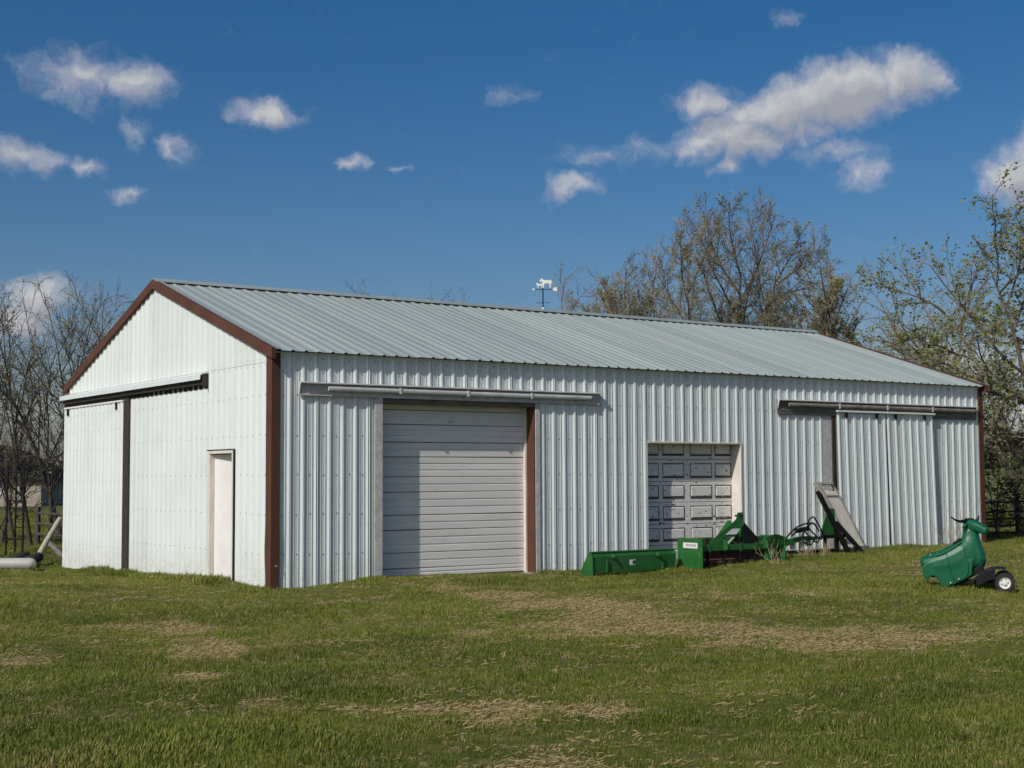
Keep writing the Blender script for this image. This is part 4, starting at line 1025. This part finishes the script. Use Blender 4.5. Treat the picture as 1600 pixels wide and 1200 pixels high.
weed('dry_weed', 'tall pale weeds against the wall beside the shed corner', 1500, 860, .85, 16, 5)
weed('dry_weed', 'pale weeds just right of the sliding doors', 1488, 862, .55, 14, 6)
p = gnd(8, 905)

# ------------------------------------------------------------------ grass (uncountable): clumps of real blades on points
def clump(name, n, rad, h, seed, w=.0042):
    random.seed(seed); b = MB()
    for k in range(n):
        a = random.uniform(0, 6.283); r = rad*math.sqrt(random.random()); x, y = r*math.cos(a), r*math.sin(a)
        hh = h*random.uniform(.45, 1.15); la = random.uniform(0, 6.283); ln = random.uniform(.15, .75)*hh; wa = la+1.57+random.uniform(-.5, .5)
        wx, wy = math.cos(wa)*w, math.sin(wa)*w; dx, dy = math.cos(la)*ln, math.sin(la)*ln
        i = len(b.v)
        b.v += [(x-wx, y-wy, -.01), (x+wx, y+wy, -.01), (x+dx*.4+wx*.8, y+dy*.4+wy*.8, hh*.62), (x+dx*.4-wx*.8, y+dy*.4-wy*.8, hh*.62), (x+dx, y+dy, hh*.98)]
        b.f += [(i, i+1, i+2, i+3), (i+3, i+2, i+4)]
    me = bpy.data.meshes.new(name); me.from_pydata(b.v, [], b.f); return me
def grass_mat():
    m, n, l, b, o = new_mat('grass_blades')
    a = N(n, l, 'ShaderNodeAttribute', attribute_type='INSTANCER', attribute_name='tone')
    d = N(n, l, 'ShaderNodeAttribute', attribute_type='INSTANCER', attribute_name='dryness')
    c = mixc(n, l, a.outputs['Fac'], (.080, .118, .018), (.235, .262, .044))
    c = mixc(n, l, d.outputs['Fac'], c, (.52, .39, .21))
    l.new(c, b.inputs['Base Color']); b.inputs['Roughness'].default_value = .55; b.inputs['Specular IOR Level'].default_value = .3
    tr = n.new('ShaderNodeBsdfTranslucent'); l.new(c, tr.inputs[0])
    mx = n.new('ShaderNodeMixShader'); mx.inputs[0].default_value = .3; l.new(b.outputs[0], mx.inputs[1]); l.new(tr.outputs[0], mx.inputs[2]); l.new(mx.outputs[0], o.inputs[0])
    return m
GM = grass_mat()
gcol = bpy.data.collections.new('grass_clumps')
for k in range(6):
    me_ = clump('grass_clump', 34, .085, .045, 100+k, .0028); me_.materials.append(GM); gcol.objects.link(bpy.data.objects.new('grass_clump', me_))
def scatter():
    out = []
    def add(n, dmin, dmax, half, sc_):
        # even scatter over a sector in front of the viewpoint, a little wider than the view
        d = np.sqrt(rng.uniform(dmin**2, dmax**2, n)); a = YAW+rng.uniform(-half, half, n)
        out.append(np.stack([CAM.x+d*np.sin(a), CAM.y+d*np.cos(a), np.full(n, sc_)], 1))
    hf = .43
    ar = lambda a, b: hf*(b*b-a*a)
    add(int(ar(6.5, 12)*260), 6.5, 12, hf, 1.0); add(int(ar(12, 18)*150), 12, 18, hf, 1.05); add(int(ar(18, 27)*95), 18, 27, hf, 1.15); add(int(ar(27, 42)*40), 27, 42, hf, 1.5); add(int(ar(42, 70)*9), 42, 70, hf, 2.2)
    # taller fringe that the mower misses along the walls and round the implements
    def fringe(x0, y0, x1, y1, n, spread, s0, s1):
        t = rng.random(n); x = x0+(x1-x0)*t+rng.normal(0, spread, n)*(abs(y1-y0) > abs(x1-x0)); y = y0+(y1-y0)*t+rng.normal(0, spread, n)*(abs(y1-y0) <= abs(x1-x0))
        out.append(np.stack([x, y, rng.uniform(s0, s1, n)], 1))
    fringe(.1, -.14, 1.8, -.14, 160, .08, 1.2, 2.1); fringe(4.9, -.2, 7.4, -.2, 520, .14, 1.6, 3.0); fringe(7.4, -.2, 17.4, -.25, 1100, .16, 1.3, 2.6)
    fringe(-.14, -.1, -.14, 1.4, 150, .08, 1.3, 2.3); fringe(-.16, 1.4, -.16, 10.3, 1000, .1, 1.4, 2.7)
    fringe(5.3, -1.3, 12.6, -1.35, 420, .16, .9, 1.7); fringe(5.5, -.6, 12.4, -.6, 600, .2, 1.2, 2.2)
    fringe(17.0, -.3, 21, 1.6, 500, .6, 1.3, 2.6); fringe(-3.5, 9.5, 1, 11, 500, .6, 1.4, 2.8)
    dcx, dcy = dm.location.x, dm.location.y
    fringe(dcx-.6, dcy+.8, dcx+.6, dcy-.8, 160, .22, 1.1, 1.9)
    P = np.concatenate(out); x, y = P[:, 0], P[:, 1]
    dr_ = dry(x, y)
    inside = (x > -.05) & (x < L+.05) & (y > -.03) & (y < WD+.05)
    indoor = (x > 1.85) & (x < 4.9) & (y > -.12) & (y < .4)
    keep = ~inside & ~indoor & (rng.random(len(x)) > dr_*.35)
    P = P[keep]; dr_ = dr_[keep]; x, y = P[:, 0], P[:, 1]
    n1 = fbm(x, y, .45); n2 = fbm(x+50, y+20, 1.7)
    tall = np.clip(.72+(n1-.5)*1.5+(n2-.5)*1.1, .4, 1.5)
    sc2 = P[:, 2]*tall*(1-.55*dr_)*rng.uniform(.8, 1.25, len(x))
    lawnish = P[:, 2] < 1.19
    dist = np.hypot(x-CAM.x, y-CAM.y)
    # mown strip near the house side is thicker, the worn yard shorter
    sc2 = np.where(lawnish, sc2*(1+.3*sm(dist, 13, 8)-.1*sm(dist, 13.5, 16)), sc2)
    tone = np.clip(.50+(fbm(x-9, y+4, .8)-.5)*1.3+rng.normal(0, .14, len(x))+.22*sm(dist, 11, 17), 0, 1)
    dd = np.clip(dr_*.95*(rng.random(len(x)) < .25+.75*dr_)+(rng.random(len(x)) < .10)*.6+(fbm(x, y, 1.1)-.62)*1.2*(rng.random(len(x)) < .5), 0, 1)
    return np.stack([x, y, H(x, y)], 1), sc2, tone, dd
co, scl, tone, dd = scatter()
gm = bpy.data.meshes.new('lawn_grass'); gm.vertices.add(len(co)); gm.vertices.foreach_set('co', co.ravel())
for nm, arr in (('size', scl), ('tone', tone), ('dryness', dd), ('turn', rng.uniform(0, 6.283, len(co)))):
    a_ = gm.attributes.new(nm, 'FLOAT', 'POINT'); a_.data.foreach_set('value', arr.astype(np.float32))
go_ = bpy.data.objects.new('lawn_grass', gm); C.objects.link(go_); go_['kind'] = 'stuff'; go_['label'] = 'short spring grass with straw-coloured worn patches in front of the shed'; go_['category'] = 'grass'
ng = bpy.data.node_groups.new('grass_on_points', 'GeometryNodeTree')
ng.interface.new_socket('Geometry', in_out='INPUT', socket_type='NodeSocketGeometry'); ng.interface.new_socket('Geometry', in_out='OUTPUT', socket_type='NodeSocketGeometry')
n_, l_ = ng.nodes, ng.links
gi = n_.new('NodeGroupInput'); gout = n_.new('NodeGroupOutput')
m2p = n_.new('GeometryNodeMeshToPoints'); l_.new(gi.outputs[0], m2p.inputs[0])
iop = n_.new('GeometryNodeInstanceOnPoints'); l_.new(m2p.outputs[0], iop.inputs['Points'])
ci = n_.new('GeometryNodeCollectionInfo'); ci.inputs[0].default_value = gcol; ci.inputs['Separate Children'].default_value = True; ci.inputs['Reset Children'].default_value = True
l_.new(ci.outputs[0], iop.inputs['Instance']); iop.inputs['Pick Instance'].default_value = True
def nattr(nm):
    a = n_.new('GeometryNodeInputNamedAttribute'); a.data_type = 'FLOAT'; a.inputs[0].default_value = nm; return a.outputs[0]
cx_ = n_.new('ShaderNodeCombineXYZ'); l_.new(nattr('turn'), cx_.inputs[2]); l_.new(cx_.outputs[0], iop.inputs['Rotation']); l_.new(nattr('size'), iop.inputs['Scale'])
l_.new(iop.outputs[0], gout.inputs[0])
md = go_.modifiers.new('grass', 'NODES'); md.node_group = ng
# ------------------------------------------------------------------ straw litter on the worn ground
def litter(name, n, rad, seed):
    random.seed(seed); b = MB()
    for k in range(n):
        a = random.uniform(0, 6.283); q = rad*math.sqrt(random.random()); x, y = q*math.cos(a), q*math.sin(a); t = random.uniform(0, 6.283); L_ = random.uniform(.008, .03); w = random.uniform(.0018, .0035)
        z0, z1 = random.uniform(.004, .02), random.uniform(.004, .03); dx, dy = math.cos(t)*L_, math.sin(t)*L_; wx, wy = -math.sin(t)*w, math.cos(t)*w; i = len(b.v)
        b.v += [(x-dx-wx, y-dy-wy, z0), (x+dx-wx, y+dy-wy, z1), (x+dx+wx, y+dy+wy, z1+.003), (x-dx+wx, y-dy+wy, z0+.003)]; b.f.append((i, i+1, i+2, i+3))
    me = bpy.data.meshes.new(name); me.from_pydata(b.v, [], b.f); me.materials.append(GM); return me
lcol = bpy.data.collections.new('straw_pieces')
for k in range(5): lcol.objects.link(bpy.data.objects.new('straw_pieces', litter('straw_pieces', 24, .17, 300+k)))
n = 110000
d = np.sqrt(rng.uniform(6.5**2, 30**2, n)); a = YAW+rng.uniform(-.42, .42, n); x = CAM.x+d*np.sin(a); y = CAM.y+d*np.cos(a); dv = dry(x, y)
k = (rng.random(n) < .035+dv*.8) & ~((x > -.05) & (x < L+.05) & (y > -.15)); x, y, dv = x[k], y[k], dv[k]
lm = bpy.data.meshes.new('straw_litter'); lm.vertices.add(len(x)); lm.vertices.foreach_set('co', np.stack([x, y, H(x, y)], 1).ravel())
for nm, arr in (('size', rng.uniform(.6, 1.2, len(x))), ('tone', rng.random(len(x))), ('dryness', np.clip(rng.normal(.8, .22, len(x)), 0, 1)), ('turn', rng.uniform(0, 6.28, len(x)))):
    a_ = lm.attributes.new(nm, 'FLOAT', 'POINT'); a_.data.foreach_set('value', arr.astype(np.float32))
lo_ = bpy.data.objects.new('straw_litter', lm); C.objects.link(lo_); lo_['kind'] = 'stuff'; lo_['label'] = 'loose straw and dead grass strewn over the worn ground'; lo_['category'] = 'straw'
ng2 = ng.copy(); ng2.name = 'straw_on_points'
for q in ng2.nodes:
    if q.bl_idname == 'GeometryNodeCollectionInfo': q.inputs[0].default_value = lcol
md = lo_.modifiers.new('straw', 'NODES'); md.node_group = ng2
